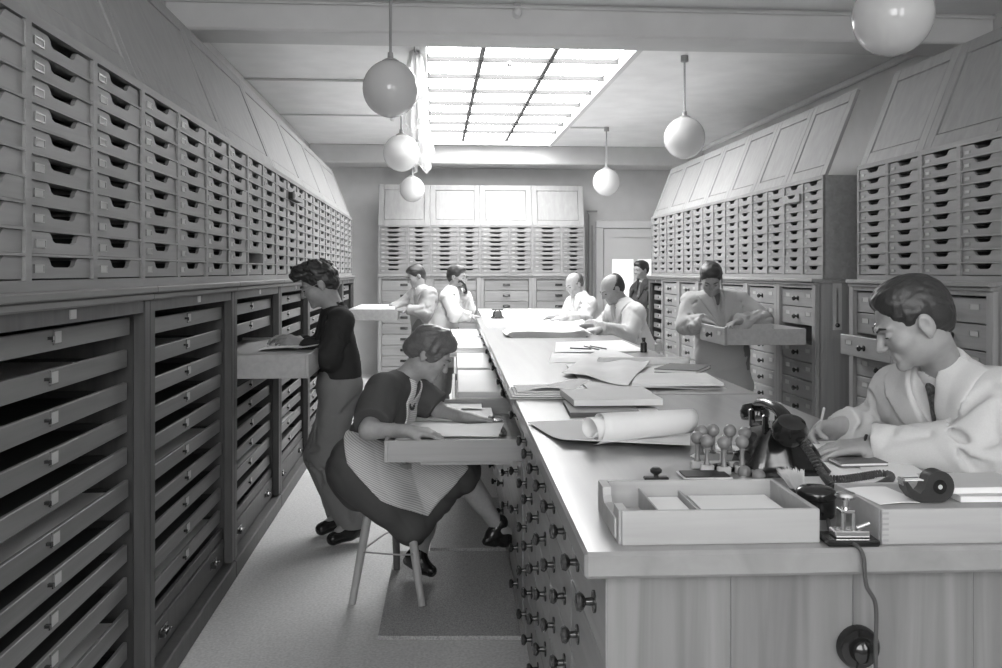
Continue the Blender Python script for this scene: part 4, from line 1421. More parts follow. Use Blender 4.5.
def eyes(root, c, R, s, origin, brow=HAIRD):
    for sx in (-1, 1):
        p = c + R @ (V(sx * .031, .0775, -.001) * s) - origin
        k = MB()
        M = Matrix.Translation(Vector(p)) @ Matrix([list(R[0]), list(R[1]), list(R[2])]).to_4x4()
        k.ball((0, 0, 0), (.0105 * s, .0118 * s, .0055 * s), 12, 8, M)
        k.build('eye', EYE, root, smooth=True)
    for sx in (-1, 1):
        q = [c + R @ (V(sx * x, y, z) * s) - origin for x, y, z in ((.014, .0965, .020), (.030, .0905, .0265), (.046, .078, .022))]
        MB().tube([Vector(p) for p in q], [.003 * s, .0038 * s, .0016 * s], 6).build('eyebrow', brow, root, smooth=True)


def hair_mesh(c, R, s, style, m, h, origin):
    g = lambda x, y, z: c + R @ (V(x, y, z) * s)
    S = SDF()
    E = lambda x, y, z, r, k=.015, op='u': S.ell(g(x, y, z), np.array(r) * s, R, k, op)
    E(0, -.020, .038, (.081, .098, .085))
    E(0, -.060, -.010, (.062, .048, .060), .03)
    if style == 'slick':
        E(.0, .012, .088, (.058, .058, .032), .03)
        E(0, .088, -.028, (.090, .052, .100), .012, 's')
        E(0, .116, .045, (.070, .05, .058), .012, 's')
        for sx in (-1, 1):
            E(sx * .088, .012, -.042, (.034, .045, .050), .01, 's')
            E(sx * .085, -.004, -.010, (.022, .022, .034), .006, 's')
        S.cap(g(-.040, .09, .118), g(-.046, -.05, .128), .0042 * s, .003 * s, .006, None, 's')
        S.fold(.0014, 300, 3, R[:, 0] * 1.5 + .3 * R[:, 2])
    elif style == 'quiff':
        E(0, .060, .098, (.060, .048, .036), .03)
        E(.0, .095, .088, (.042, .030, .028), .02)
        E(0, .020, .110, (.066, .07, .026), .03)
        E(0, .090, -.035, (.092, .058, .096), .012, 's')
        for sx in (-1, 1):
            E(sx * .088, .012, -.048, (.034, .045, .050), .01, 's')
        S.fold(.005, 150, 5).fold(.0025, 320, 8)
    elif style == 'short':
        E(0, .030, .082, (.060, .055, .036), .03)
        E(0, .090, -.035, (.092, .056, .100), .012, 's')
        for sx in (-1, 1):
            E(sx * .088, .012, -.045, (.034, .045, .050), .01, 's')
        S.fold(.0025, 220, 5)
    elif style == 'bald':
        E(0, .030, .075, (.090, .110, .085), .012, 's')
        for sx in (-1, 1):
            E(sx * .088, .020, -.045, (.034, .050, .050), .01, 's')
    elif style == 'braid':
        E(0, .020, .080, (.068, .070, .045), .03)
        E(0, -.085, -.022, (.060, .040, .042), .02)
        for sx in (-1, 1):
            E(sx * .064, .010, .022, (.022, .048, .052), .02)
        E(0, .094, -.030, (.080, .052, .088), .012, 's')
        n = 40
        for i in range(n):                         # plait laid over the crown
            a = PI * (i / (n - 1)) * 1.06 - .09
            tt = .5 + .5 * math.sin(i * 2.1)
            S.ell(g(-.086 * math.cos(a), .018 - .02 * tt * .5, .030 + .094 * math.sin(a)), np.array((.013, .017, .013)) * s, R, .006)
        S.fold(.0022, 260, 5)
    S.cut(g(0, -.06, -.075), R @ V(0, -.35, -1))
    return S.mesh('hair', m, h, origin)


def human(label, J, group=None, b=1.0, hs=1.0, vox=.006, hvox=None, skin=SKIN, hair=('short', HAIRD), hands=(), legs=True, build_clothes=None, female=False):
    """J: joints in room coordinates. One continuous skin mesh; hair and clothing are its children."""
    J = {k: (np.asarray(v, float) if not isinstance(v, (int, float)) else v) for k, v in J.items()}
    origin = V(J['pel'][0], J['pel'][1], 0)
    root = thing('person', label, 'person', tuple(origin), 0, group)
    R = frame(J['hf'], J.get('hup', (0, 0, 1)))
    S = SDF()
    head_prims(S, J['hc'], R, hs, female)
    nb = J['hc'] + R @ (V(0, -.020, -.060) * hs)
    S.cap(nb, J['neck'], .052 * hs * (.85 if female else 1), .054 * hs, .03)
    torso(S, J, -.018, b)
    for sd in 'LR':
        limb(S, [J['s' + sd], J['e' + sd], J['w' + sd]], [.046 * b, .040 * b, .027 * b])
        if legs:
            limb(S, [J['h' + sd], J['k' + sd], J['a' + sd]], [.075 * b, .052 * b, .036 * b])
            S.cap(J['k' + sd] * .8 + J['a' + sd] * .2, J['k' + sd] * .5 + J['a' + sd] * .5, .056 * b, .050 * b, .03)
            S.cap(J['a' + sd], J['t' + sd] * .6 + J['a' + sd] * .4 + V(0, 0, .0), .03 * b, .025 * b, .02)
    for hnd in hands:
        hand_prims(S, J['w' + hnd['sd']], hnd['f'], hnd['n'], hnd['th'], hnd.get('curl', .5), hs * hnd.get('s', 1.0), hnd.get('tc', .3), hnd.get('sp', 1.0))
    put('body', S.mesh('body', skin, vox, origin), root)
    if hair:
        put('hair', hair_mesh(J['hc'], R, hs, hair[0], hair[1], hvox or vox, origin), root)
    eyes(root, J['hc'], R, hs, origin, hair[1] if hair else HAIRD)
    return root, J, R, origin


def coat(J, root, origin, m, vox, b=1.0, off=.012, hem=None, vneck=.18, sleeve=.0, name='coat', fold=.005, lapel=True, cuff=True, seed=1, frq=26, waist=None):
    S = SDF()
    side, up, fr = torso(S, J, off, b)
    if hem is not None:
        for p, r in hem:
            S.cap(J['pel'], p, (.125 + off) * b, r, .06)
    neck = J['neck']
    S.cap(neck - up * .03, neck + up * .10, .056 * b, .075 * b, .01, None, 's')
    if vneck:                                   # opening of the lapels, before the arms are added
        v0 = neck + fr * .09 + up * .05
        v1 = neck + fr * .13 - up * vneck
        S.cap(v0, v1, .050, .006, .008, (fr, .35), 's')
    for sd in 'LR':
        s_, e, w = J['s' + sd], J['e' + sd], J['w' + sd]
        limb(S, [s_, e, w], [(.058 + off) * b, (.052 + off) * b, (.037 + off * .6) * b], .035)
        S.cap(w - nrm(w - e) * .02, w, (.039 + off * .6) * b, None, .01)
    S.fold(fold * 1.6, frq * .6, seed, None, True)
    for sd in 'LR':
        s_, e, w = J['s' + sd], J['e' + sd], J['w' + sd]
        creases(S, s_, e, (.058 + off) * b, (.052 + off) * b, 13, seed + 1)
        creases(S, e - nrm(w - e) * .03, w, (.052 + off) * b, (.040 + off * .6) * b, 15, seed + 2)
        limb(S, [s_, e, w], [(.046 + .010) * b, (.040 + .012) * b, (.027 + .008) * b], .036)
    if waist is not None:
        S.cut(waist, V(0, 0, -1), .30)
    if cuff:
        for sd in 'LR':
            d = nrm(J['w' + sd] - J['e' + sd])
            S.cut(J['w' + sd] + d * .004, d, .075)
    put(name, S.mesh(name, m, vox, origin), root)
    if lapel and vneck:
        lv = min(vox, .007)
        for s in (-1, 1):
            L = SDF()
            torso(L, J, off + .016, b)
            L.fold(fold * 1.0, frq * .6, seed, None, True)
            q = lambda x, z: neck + side * (s * x) + up * z
            def edge(p0, p1, outward):
                d = nrm(p1 - p0); n_ = nrm(np.cross(d, fr))
                return (p0, n_ if np.dot(n_, side * s) * outward > 0 else -n_)
            L.keep([(neck - fr * .01, -fr), edge(q(.050, .05), q(.004, -vneck - .01), -1), edge(q(.125, -.035), q(.016, -vneck - .02), 1),
                    edge(q(.05, .045), q(.13, .0), 1) if False else (q(.0, .045), up)])
            L.cap(neck - up * .03, neck + up * .10, .054 * b, .07 * b, .006, None, 's')
            put('lapel', L.mesh('lapel', m, lv, origin), root)
        L = SDF()
        pr_ = None
        for i in range(13):
            a_ = PI * (-.12 + 1.24 * i / 12)
            p_ = neck + side * .070 * b * math.cos(a_) - fr * (.058 * b * math.sin(a_) - .012) + up * (.012 + .022 * math.sin(a_))
            if pr_ is not None:
                L.cap(pr_ - up * .012, p_ - up * .012, .015 * b, .015 * b, .008)
                L.cap(pr_ + up * .010, p_ + up * .010, .009 * b, .009 * b, .008)
            pr_ = p_
        put('coat_collar', L.mesh('coat_collar', m, lv, origin), root)
    return side, up, fr


def shirt(J, root, origin, vox, b=1.0, m=SHIRT, tie=True, collar=True):
    S = SDF()
    side, up, fr = torso(S, J, -.006, b)
    if collar:
        S.cap(J['neck'] - up * .02, J['neck'] + up * .018 + fr * .008, .060 * b, .057 * b, .01)
        S.cap(J['neck'] + up * .0, J['neck'] + up * .10 + fr * .02, .050 * b, .052 * b, .006, None, 's')
    S.cut(J['pel'] * .6 + J['neck'] * .4, -up)
    put('shirt', S.mesh('shirt', m, vox, origin), root)
    if tie:
        S = SDF()
        k0 = J['neck'] + fr * .058 - up * .012
        S.cap(k0, k0 - up * .03 + fr * .010, .015, .011, .006)
        S.cap(k0 - up * .03 + fr * .012, k0 - up * .17 + fr * .052, .015, .026, .006, (fr, 2.2))
        put('tie', S.mesh('tie', TIE, min(vox, .005), origin), root)


def trousers(J, root, origin, m, vox, b=1.0, seed=2, fold=.006, wide=.0, top=.09):
    S = SDF()
    pel = J['pel']; side = nrm(J['hR'] - J['hL'])
    S.cap(pel - side * .07 * b, pel + side * .07 * b, .118 * b, None, .05)
    up = nrm(J['neck'] - pel)
    S.cap(pel - side * .06 * b, pel - side * .06 * b + up * top, .112 * b, .098 * b, .04)
    S.cap(pel + side * .06 * b, pel + side * .06 * b + up * top, .112 * b, .098 * b, .04)
    for sd in 'LR':
        h_, k_, a_ = J['h' + sd], J['k' + sd], J['a' + sd]
        limb(S, [h_, k_, a_ + V(0, 0, -.02)], [.098 * b, (.078 + wide) * b, (.066 + wide) * b], .025)
    S.fold(fold * 1.5, 15, seed, None, True)
    for sd in 'LR':
        creases(S, J['h' + sd], J['k' + sd], .098 * b, (.078 + wide) * b, 9, seed + 5)
        creases(S, J['k' + sd], J['a' + sd], (.078 + wide) * b, (.066 + wide) * b, 9, seed + 6)
        limb(S, [J['h' + sd], J['k' + sd], J['a' + sd] + V(0, 0, -.02)], [.084 * b, .066 * b, .052 * b], .012)
    for sd in 'LR':
        S.cut(J['a' + sd] + V(0, 0, -.04), V(0, 0, -1), .13)
    put('trousers', S.mesh('trousers', m, vox, origin), root)


def stripes(name, v, dark):
    m = mat(name, v, .85, noise=(120, .05), spec=.2)
    nt = m.node_tree; b = nt.nodes['Principled BSDF']
    tc = nt.nodes.new('ShaderNodeTexCoord'); mp = nt.nodes.new('ShaderNodeMapping')
    mp.inputs['Rotation'].default_value = (0, math.radians(62), 0)
    w = nt.nodes.new('ShaderNodeTexWave'); w.inputs['Scale'].default_value = 40; w.inputs['Distortion'].default_value = .25
    w.inputs['Detail'].default_value = 0
    r = nt.nodes.new('ShaderNodeValToRGB')
    r.color_ramp.elements[0].position = .18; r.color_ramp.elements[0].color = (dark, dark, dark, 1)
    r.color_ramp.elements[1].position = .36; r.color_ramp.elements[1].color = (v, v, v, 1)
    L = nt.links.new
    L(tc.outputs['Object'], mp.inputs['Vector']); L(mp.outputs[0], w.inputs['Vector']); L(w.outputs[0], r.inputs[0]); L(r.outputs[0], b.inputs['Base Color'])
    return m


A = lambda p: V(p.x, p.y, p.z)
PY = lambda u, v, y: A(ony(u, v, y))
#STAGE5
# ---- 1. boy at the left trays
yb = 4.95
J = dict(hc=PY(319, 284, yb), hf=V(-.86, -.10, -.42), neck=PY(335, 311, yb + .01), pel=PY(340, 384, yb),
         sL=PY(341, 322, yb - .16), sR=PY(333, 318, yb + .17), eL=PY(329, 357, yb - .17), eR=PY(322, 352, yb + .15),
         wL=PY(304, 345, yb - .10), wR=PY(300, 342, yb + .06),
         hL=PY(340, 392, yb - .085), hR=PY(340, 390, yb + .085), kL=PY(326, 458, yb - .10), kR=PY(322, 455, yb + .08),
         aL=PY(353, 519, yb - .10), aR=PY(343, 512, yb + .12), tL=A(onz(328, 541, .035)), tR=A(onz(317, 531, .035)))
r, J, R, O = human('young man in dark pullover and grey trousers looking into the pulled-out tray', J, b=.98, hs=1.02, vox=.007, hvox=.005, hair=('quiff', HAIRD),
      hands=[dict(sd='L', f=(-.9, .1, .25), n=(.1, .6, -.6), th=-1, curl=.5), dict(sd='R', f=(-.9, -.1, .2), n=(0, -.5, -.7), th=1, curl=.5)])
coat(J, r, O, DARKC, .007, .98, .006, vneck=0, lapel=False, name='pullover', fold=.004, seed=4, waist=J['pel'] + V(0, 0, .045))
trousers(J, r, O, TROUS, .007, .92, wide=.012, top=.05)
for q in 'LR':
    shoe_mesh(J, q, r, O, s=1.12)
S = SDF(); up = nrm(J['neck'] - J['pel'])
S.cap(J['neck'] - up * .01, J['neck'] + up * .035, .056, .053, .01).cap(J['neck'] + up * .0, J['neck'] + up * .12, .047, .05, .004, None, 's')
put('collar', S.mesh('collar', DARKC, .005, O), r)

gl = MB()
for sx in (-1, 1):
    pts = [Vector(J['hc'] + R @ (V(sx * .031 + .018 * math.cos(q), .094, -.001 + .016 * math.sin(q)) * 1.02) - O) for q in [2 * PI * i / 14 for i in range(15)]]
    gl.tube(pts, .0014, 5, False)
    gl.tube([Vector(J['hc'] + R @ V(sx * .050, .092, .004) - O), Vector(J['hc'] + R @ V(sx * .080, .0, .004) - O)], .0014, 5)
gl.tube([Vector(J['hc'] + R @ V(-.013, .097, .004) - O), Vector(J['hc'] + R @ V(.013, .097, .004) - O)], .0014, 5)
gl.build('glasses', IRON, r, smooth=True)

# ---- 2. seated woman
yw = 4.10
J = dict(hc=PY(430, 353, yw - .02), hf=V(.80, -.12, -.56), neck=PY(407, 377, yw), pel=PY(368, 462, yw),
         sR=PY(383, 391, yw - .17), sL=PY(408, 386, yw + .17), eR=PY(369, 430, 3.70), eL=PY(441, 412, yw + .12),
         wR=PY(408, 431, 3.63), wL=PY(470, 418, yw - .04),
         hR=PY(376, 466, yw - .09), hL=PY(376, 466, yw + .09), kR=PY(462, 473, yw + .0), kL=PY(430, 500, yw + .14),
         aR=PY(500, 529, yw + .05), aL=PY(419, 560, yw + .10), tR=PY(522, 541, yw + .10), tL=PY(436, 574, yw + .04))
r, J, R, O = human('woman with pinned-up braids and striped apron sitting on the stool, writing', J, b=.92, hs=1.0, vox=.006, hvox=.0045, skin=SKINF, hair=('braid', mat('mid_brown_hair', .12, .4, noise=(300, .3), bump=.15, spec=.5)), female=True,
      hands=[dict(sd='R', f=(.95, .1, -.1), n=(.1, .2, -1), th=-1, curl=.45), dict(sd='L', f=(.95, -.25, -.1), n=(.0, -.2, -1), th=1, curl=.4)])
S = SDF()
side, up, fr = torso(S, J, .010, .95)
for q in 'LR':
    m_ = J['e' + q] * .85 + J['s' + q] * .15
    limb(S, [J['s' + q], m_], [.076, .072], .03)
    d = nrm(J['e' + q] - J['s' + q]); 
S.fold(.007, 17, 9, None, True)
for q in 'LR':
    d = nrm(J['e' + q] - J['s' + q]); S.cut(J['e' + q] * .86 + J['s' + q] * .14, d, .09)
S.cap(J['neck'] - up * .03, J['neck'] + up * .10, .058, .075, .01, None, 's')
v1 = J['neck'] + fr * .12 - up * .12
S.cap(J['neck'] + fr * .08 + up * .05, v1, .045, .008, .008, (fr, .4), 's')
put('dress', S.mesh('dress', DRESS, .006, O), r)
def skirt(S, off):
    S.cap(J['pel'] - V(0, .06, 0), J['pel'] + V(0, .06, 0), .125 + off, None, .06)
    S.cap(J['hR'], J['kR'] + V(-.02, 0, .015), .112 + off, .080 + off, .06)
    S.cap(J['hL'], J['kL'], .112 + off, .085 + off, .06)
    S.cap(J['pel'] + V(.0, -.10, -.02), PY(410, 528, yw - .14), .11 + off, .045 + off, .08)
    S.cap(J['pel'] + V(-.03, -.10, -.02), PY(385, 503, yw - .18), .11 + off, .05 + off, .08)
    S.cap(J['pel'] + V(.0, .05, -.02), PY(415, 530, yw + .10), .10 + off, .05 + off, .08)
    S.cap(J['kR'] + V(-.05, -.02, 0), PY(412, 528, yw - .10), .08 + off, .04 + off, .09)
    S.cap(PY(352, 470, yw), PY(360, 490, yw), .09 + off, .07 + off, .06)
S = SDF(); skirt(S, 0); S.fold(.016, 12, 12, None, True)
put('skirt', S.mesh('skirt', DRESS, .007, O), r)
APR = stripes('striped_apron', .70, .40)
S = SDF(); skirt(S, .012); S.fold(.016, 12, 12, None, True)
pl = []
poly = [(340, 405), (400, 400), (468, 462), (428, 507), (384, 486), (352, 452)]
C3 = [PY(u, v, yw) for u, v in poly]
cen = sum(C3) / len(C3)
for i in range(len(C3)):
    a_, b_ = C3[i], C3[(i + 1) % len(C3)]
    n_ = np.cross(b_ - a_, V(0, 1, 0))
    if np.dot(n_, a_ - cen) < 0: n_ = -n_
    pl.append((a_, n_))
S.keep(pl)
put('apron', S.mesh('apron', APR, .006, O), r)
S = SDF(); torso(S, J, .018, .95); S.fold(.007, 17, 9, None, True)
nk = J['neck']
S.keep([(nk + up * .01, up), (nk + side * .075, side), (nk - side * .075, -side), (J['pel'] * .55 + nk * .45 - fr * .0, -fr - .0 * up)])
S.cap(nk - up * .05, nk + up * .10, .060, .085, .01, None, 's')
S.cap(nk + fr * .10 + up * .06, nk + fr * .14 - up * .12, .055, .02, .008, (fr, .4), 's')
put('apron_bib', S.mesh('apron_bib', APR, .006, O), r)
for q in 'LR':
    shoe_mesh(J, q, r, O, s=.9)
bd = MB()
for i in range(34):
    a_ = 2 * PI * i / 34
    p = nk + side * .058 * math.cos(a_) + fr * (.03 + .055 * math.sin(a_)) - up * (.02 + .10 * max(0, math.sin(a_)))
    bd.ball(tuple(p - O), .0065, 8, 6)
bd.build('bead_necklace', KNOBM, r, smooth=True)

# ---- 3. writing man in the white coat, front right
yf = 2.26
J = dict(hc=PY(912, 322, yf - .06), hf=V(-.84, .17, -.46), neck=PY(945, 372, yf), pel=PY(1015, 520, yf),
         sL=PY(1003, 404, yf - .15), sR=PY(899, 394, yf + .19), eL=PY(972, 452, 2.10), eR=PY(888, 432, 2.54),
         wL=A(onz(874, 446, 1.004)), wR=A(onz(842, 426, 1.012)),
         hL=PY(1010, 540, yf - .09), hR=PY(1005, 530, yf + .09), kL=PY(900, 570, yf - .10), kR=PY(900, 560, yf + .10), aL=PY(940, 740, yf - .1), aR=PY(940, 740, yf + .1), tL=PY(900, 800, yf - .1), tR=PY(900, 800, yf + .1))
for q in 'LR':
    J['a' + q] = V(1.28, J['a' + q][1], .12); J['t' + q] = V(1.30, J['t' + q][1] - .1, .035); J['k' + q] = V(1.24, J['k' + q][1], .58)
    J['h' + q] = V(J['pel'][0], J['h' + q][1], J['pel'][2])
r, J, R, O = human('white-coated man with slicked dark hair and tie writing at the near table', J, b=1.0, hs=.94, vox=.0038, hvox=.0032, hair=('slick', HAIRD),
      hands=[dict(sd='L', f=(-1, .02, -.02), n=(.0, .15, -1), th=1, curl=[.25, .22, .25, .3], tc=.1), dict(sd='R', f=(-.95, -.15, -.12), n=(-.1, -.75, -.65), th=-1, curl=[.75, .8, .9, .95], tc=.45)])
coat(J, r, O, WHITEC, .006, 1.0, .014, vneck=.20, fold=.006, seed=6, frq=24)
shirt(J, r, O, .006, 1.0)
trousers(J, r, O, TROUS, .01)
for q in 'LR':
    shoe_mesh(J, q, r, O, h=.01)
wd = nrm(J['wL'] - J['eL']); wu = nrm(np.cross(wd, V(0, 0, 1))); wv = np.cross(wd, wu); wc = J['wL'] + wd * .018
MB().tube([Vector(wc + (wu * .030 * math.cos(q) + wv * .025 * math.sin(q)) - O) for q in [2 * PI * i / 20 for i in range(21)]], .0045, 6, False).build('wristwatch', BLACKM, r, smooth=True)
tag(MB().tube([tuple(V(0, 0, 0)), (.028, .02, .055), (.04, .03, .085)], [.0008, .004, .004], 8).build('pen', CARD, None, tuple(A(onz(815, 440, TZ + .006)))), 'pale pen in the writing man\'s fingers', 'pen')
sx_, sy_ = J['pel'][0] + .03, J['pel'][1]
sz_ = J['pel'][2] - .13
st2 = thing('work_stool', 'wooden stool beneath the writing man in the white coat', 'stool', (sx_, sy_, 0))
MB().lathe([(.16, sz_ - .035), (.175, sz_ - .03), (.175, sz_ - .01), (.16, sz_), (.01, sz_ + .001)], 28).build('seat', STWD, st2, smooth=True)
for i in range(4):
    a = PI / 4 + i * PI / 2
    MB().tube([(.21 * math.cos(a), .21 * math.sin(a), 0), (.11 * math.cos(a), .11 * math.sin(a), sz_ - .034)], [.016, .019], 12).build('leg', STWD, st2, smooth=True)
# ---- 4. second white coat, seated on the right side of the long table
def seated(label, head, hf, neck, pel, sh, el, wr, y, m, vox=.011, hair=('short', HAIRD), hs=1.0, tie=True, b=1.0, xk=-.12, hands=True, up_=None):
    J = dict(hc=PY(*head, y + .0), hf=V(*hf), neck=PY(*neck, y), pel=PY(*pel, y), sL=PY(*sh[0]), sR=PY(*sh[1]), eL=PY(*el[0]), eR=PY(*el[1]), wL=A(onz(*wr[0], 1.005)), wR=A(onz(*wr[1], 1.005)))
    px_, pz_ = J['pel'][0], J['pel'][2]
    for q, d in (('L', -.1), ('R', .1)):
        J['h' + q] = V(px_, y + d, pz_); J['k' + q] = V(px_ + xk, y + d * 1.3, pz_ - .06); J['a' + q] = V(px_ + xk + .06, y + d * 1.3, .11); J['t' + q] = V(px_ + xk - .02, y + d * 1.3 - .1, .035)
    hd = []
    if hands:
        hd = [dict(sd='L', f=(-1, .1, -.05), n=(0, .3, -.9), th=1, curl=.5), dict(sd='R', f=(-1, -.1, -.05), n=(0, -.4, -.8), th=-1, curl=.6)]
    r, J, R, O = human(label, J, b=b, hs=hs, vox=vox, hvox=.008, hair=hair, hands=hd)
    coat(J, r, O, m, vox, b, .016, vneck=.20, fold=.007, seed=int(head[0]), frq=22, hem=[(J['kL'] * .5 + J['hL'] * .5, .13), (J['kR'] * .5 + J['hR'] * .5, .13)])
    shirt(J, r, O, vox, b, tie=tie)
    trousers(J, r, O, TROUS, .014, b)
    for q in 'LR':
        shoe_mesh(J, q, r, O, h=.012)
    return r, J, O


seated('balding man in white coat writing midway along the right side of the long table', (612, 289), (-.84, -.22, -.50), (623, 304), (638, 356),
       ((636, 314, 6.98), (615, 311, 7.32)), ((628, 335, 6.92), (604, 329, 7.5)), ((600, 330), (590, 326)), 7.15, WHITEC, .010, ('bald', HAIRD))
seated('bald man in grey coat bent over papers at the far end of the table', (574, 284), (-.80, -.42, -.42), (580, 296), (592, 338),
       ((589, 305, 9.22), (573, 303, 9.52)), ((584, 320, 9.15), (566, 318, 9.65)), ((565, 318), (556, 317)), 9.38, LGREYC, .012, ('bald', HAIRB), tie=False)


def standing(label, J, m, vox=.011, hair=('short', HAIRD), b=1.0, hs=1.0, hands=(), trm=TROUS, hem=None, vneck=.18, tie=False, sm=SHIRT, off=.014, seed=3, lapel=True):
    J = dict(J)
    p, f = J['pel'], nrm(V(*J.pop('bf')))
    side = np.cross(f, V(0, 0, 1))
    for q, d in (('L', -1), ('R', 1)):
        J.setdefault('h' + q, p + side * .09 * d - V(0, 0, .04))
        J.setdefault('k' + q, V(p[0], p[1], .48) + side * .10 * d + f * .03)
        J.setdefault('a' + q, V(p[0], p[1], .10) + side * .11 * d - f * .02)
        J.setdefault('t' + q, V(p[0], p[1], .035) + side * .13 * d + f * .17)
    r, J, R, O = human(label, J, b=b, hs=hs, vox=vox, hvox=.008, hair=hair, hands=hands)
    h_ = None
    if hem:
        h_ = [(V(p[0], p[1], hem) + side * d, .15) for d in (-.07, .07)]
    coat(J, r, O, m, vox, b, off, vneck=vneck, fold=.007, seed=seed, frq=22, hem=h_, lapel=lapel)
    shirt(J, r, O, vox, b, tie=tie, m=sm)
    trousers(J, r, O, trm, vox, b)
    for q in 'LR':
        shoe_mesh(J, q, r, O, h=.010)
    return r, J, O


# ---- 5. man searching the pulled-out drawer, right
y5 = 6.50
standing('man in light grey overall coat searching the pulled-out drawer at right',
         dict(hc=PY(711, 279, y5 - .08), hf=V(-.22, -.80, -.56), bf=(-.15, -1, 0), neck=PY(714, 297, y5), pel=PY(722, 352, y5 + .02),
              sR=PY(690, 303, y5 - .0), sL=PY(741, 302, y5 + .02), eR=PY(688, 325, y5 - .06), eL=PY(763, 320, y5 - .06), wR=PY(705, 321, y5 - .28), wL=PY(740, 321, y5 - .28)),
         GREYC, .008, ('short', HAIRD), hem=.60, sm=cloth('dark_shirt', .12), vneck=.22,
         hands=[dict(sd='R', f=(.6, -.5, -.2), n=(0, -.3, -1), th=1, curl=.6), dict(sd='L', f=(-.8, -.4, -.15), n=(0, -.3, -1), th=-1, curl=.6)])
# ---- 6. man in the dark suit by the door
y6 = 11.2
standing('man in dark suit standing by the end wall door', dict(hc=PY(641, 270, y6), hf=V(-.86, -.45, -.12), bf=(-.8, -.6, 0), neck=PY(644, 282, y6), pel=PY(645, 326, y6),
              sL=PY(652, 289, y6 - .12), sR=PY(636, 289, y6 + .12), eL=PY(654, 312, y6 - .14), eR=PY(634, 310, y6 + .1), wL=PY(649, 330, y6 - .18), wR=PY(633, 328, y6 + .0)),
         SUIT, .012, ('short', HAIRD), trm=SUIT, tie=True, b=.98,
         hands=[dict(sd='L', f=(-.1, 0, -1), n=(-.8, .4, 0), th=1, curl=.5), dict(sd='R', f=(-.1, 0, -1), n=(.5, .5, 0), th=-1, curl=.5)])
# ---- 7. man at the far left tray
y7 = 9.75
standing('man in grey work jacket leaning over the far left tray', dict(hc=PY(416, 276, y7), hf=V(-.84, -.30, -.40), bf=(-.95, -.3, 0), neck=PY(420, 289, y7), pel=PY(425, 330, y7),
              sL=PY(430, 295, y7 - .13), sR=PY(415, 294, y7 + .13), eL=PY(426, 312, y7 - .20), eR=PY(403, 306, y7 + .12), wL=PY(407, 309, y7 - .20), wR=PY(391, 308, y7 + .05)),
         GREYC, .012, ('short', HAIRD), b=.98,
         hands=[dict(sd='L', f=(-.95, 0, -.1), n=(0, .3, -1), th=1, curl=.4), dict(sd='R', f=(-.95, 0, -.1), n=(0, -.3, -1), th=-1, curl=.4)])
# ---- 8. man telephoning
y8 = 9.42
rr_, J8, O8 = standing('man in light coat telephoning while leaning on the table end', dict(hc=PY(457, 277, y8), hf=V(.86, -.38, -.12), bf=(.9, -.35, 0), neck=PY(452, 290, y8), pel=PY(441, 334, y8),
              sR=PY(447, 298, y8 - .14), sL=PY(458, 295, y8 + .14), eR=PY(455, 315, y8 - .20), eL=PY(468, 309, y8 + .10), wR=PY(470, 316, y8 - .16), wL=PY(466, 293, y8 - .02)),
         LGREYC, .012, ('short', HAIRD), hem=.62, tie=True, b=.98,
         hands=[dict(sd='R', f=(.95, -.1, -.1), n=(0, 0, -1), th=-1, curl=.4), dict(sd='L', f=(-.2, -.3, .9), n=(-.8, -.3, 0), th=1, curl=.9)])
e8 = PY(463, 286, y8 - .09)
tel = thing('telephone_handset', 'dark telephone handset held to the far man\'s face', 'handset', tuple(e8))
MB().tube([(-.05, 0, .05), (-.02, 0, .05), (.02, 0, .01), (.035, 0, -.05), (.02, 0, -.08)], [.02, .012, .011, .012, .022], 10).build('grip', BLACK, tel, smooth=True)
# small telephone at the far end of the table
fp = A(onz(490, 312, TZ))
tel = thing('desk_telephone', 'small black telephone base at the far end of the long table', 'telephone', (fp[0] - .02, 9.0, TZ))
MB().lathe([(.075, 0), (.075, .012), (.05, .03), (.045, .07), (.02, .09)], 16).build('housing', BLACK, tel, smooth=True)
MB().cbox(-.06, .06, -.01, .01, .085, .10, .003).build('cradle', BLACK, tel)
MB().lathe([(.035, .0), (.035, .01)], 14, Matrix.Translation((0, -.05, .045)) @ Matrix.Rotation(PI / 2.6, 4, 'X')).build('dial', BLACKM, tel, smooth=True)
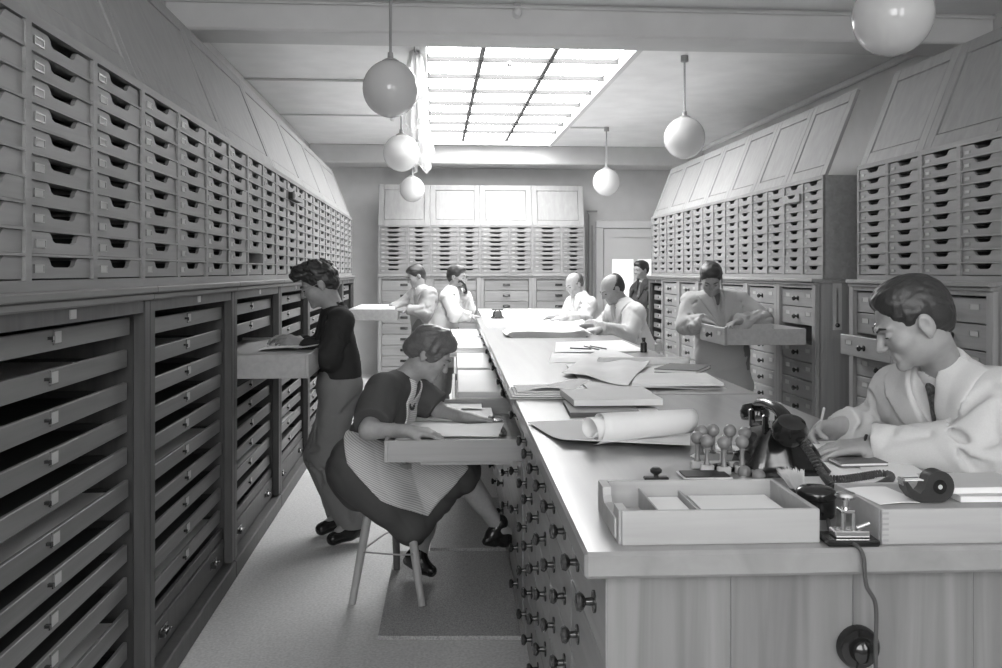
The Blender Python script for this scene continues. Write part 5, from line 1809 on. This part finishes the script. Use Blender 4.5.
# ================================================================== contents of the pulled-out trays
def lay(name, px, z, label, m=PAPER, h=.0012, cat='paper', group=None):
    c = [onz(u, v, z) for u, v in px]
    b_ = sum(c, Vector()) / 4
    def fn(a, b):
        p = (c[0] * (1 - a) + c[1] * a) * (1 - b) + (c[3] * (1 - a) + c[2] * a) * b
        return p - b_ + Vector((0, 0, h + .003 * math.sin(3 * a + 2 * b) ** 2))
    return tag(MB().sheet(fn, 10, 10, h).build(name, m, None, tuple(b_), smooth=True), label, cat, group)
ZD = DZ + .0105
WG = 'papers in the woman\'s drawer'
lay('drawing_sheet', [(408, 437), (498, 437), (504, 424), (424, 424)], ZD + .055, 'large lettered sheet under the woman\'s hands', group=WG)
lay('drawing_sheet', [(404, 421), (452, 421), (462, 409), (420, 409)], ZD + .05, 'grey-toned sheet behind the lettered sheet', PAPER2, group=WG)
lay('drawing_sheet', [(441, 409), (482, 409), (481, 400), (446, 400)], ZD + .05, 'white sheet at the back of the woman\'s drawer', group=WG)
p = onz(491, 421, ZD + .05)
t = thing('drawing_instrument', 'small metal instrument with a round knob in the woman\'s drawer', 'instrument', tuple(p), .1)
MB().cbox(-.05, .05, -.03, .03, .0, .006, .001).build('plate', CHROME, t)
MB().lathe([(.012, .006), (.014, .02), (.006, .026)], 14).build('knob', BRASS, t, smooth=True)
tag(MB().cbox(-.17, .26, .03, 1.0, 0, .044, .003).build('sheaf_of_sheets', PAPER2, None, tuple(tw(.045 - .54 + .20, 1.945 + .05 + .03, DZ + .0105)), TR), 'sheaf of sheets filling the woman\'s drawer', 'papers')
# paper in the young man's tray
p = Vector((LX + .02 + .17, 4.325 + .62, 1.045))
tr_ = MB()
tr_.sheet(lambda a, b: (-.13 + .3 * a, -.25 + .5 * b, .0 + .012 * math.sin(a * 3) + .10 * max(0, a - .72) ** 1.2), 14, 8, .0012)
tag(tr_.build('plan_sheet', PAPER2, None, tuple(p), smooth=True), 'sheet bent up in the young man\'s tray', 'paper')
# papers in the far left tray and right-hand drawer
tag(MB().cbox(-.2, .22, -.42, .42, 0, .03, .004).build('sheaf_of_sheets', PAPER, None, (LX + .02 + .30, LY + 6.5 * LW, 1.036)), 'sheaf of white sheets on the far left tray', 'papers')
d0 = Vector((1.88, 5.63 + .05, .965))
#STAGE6
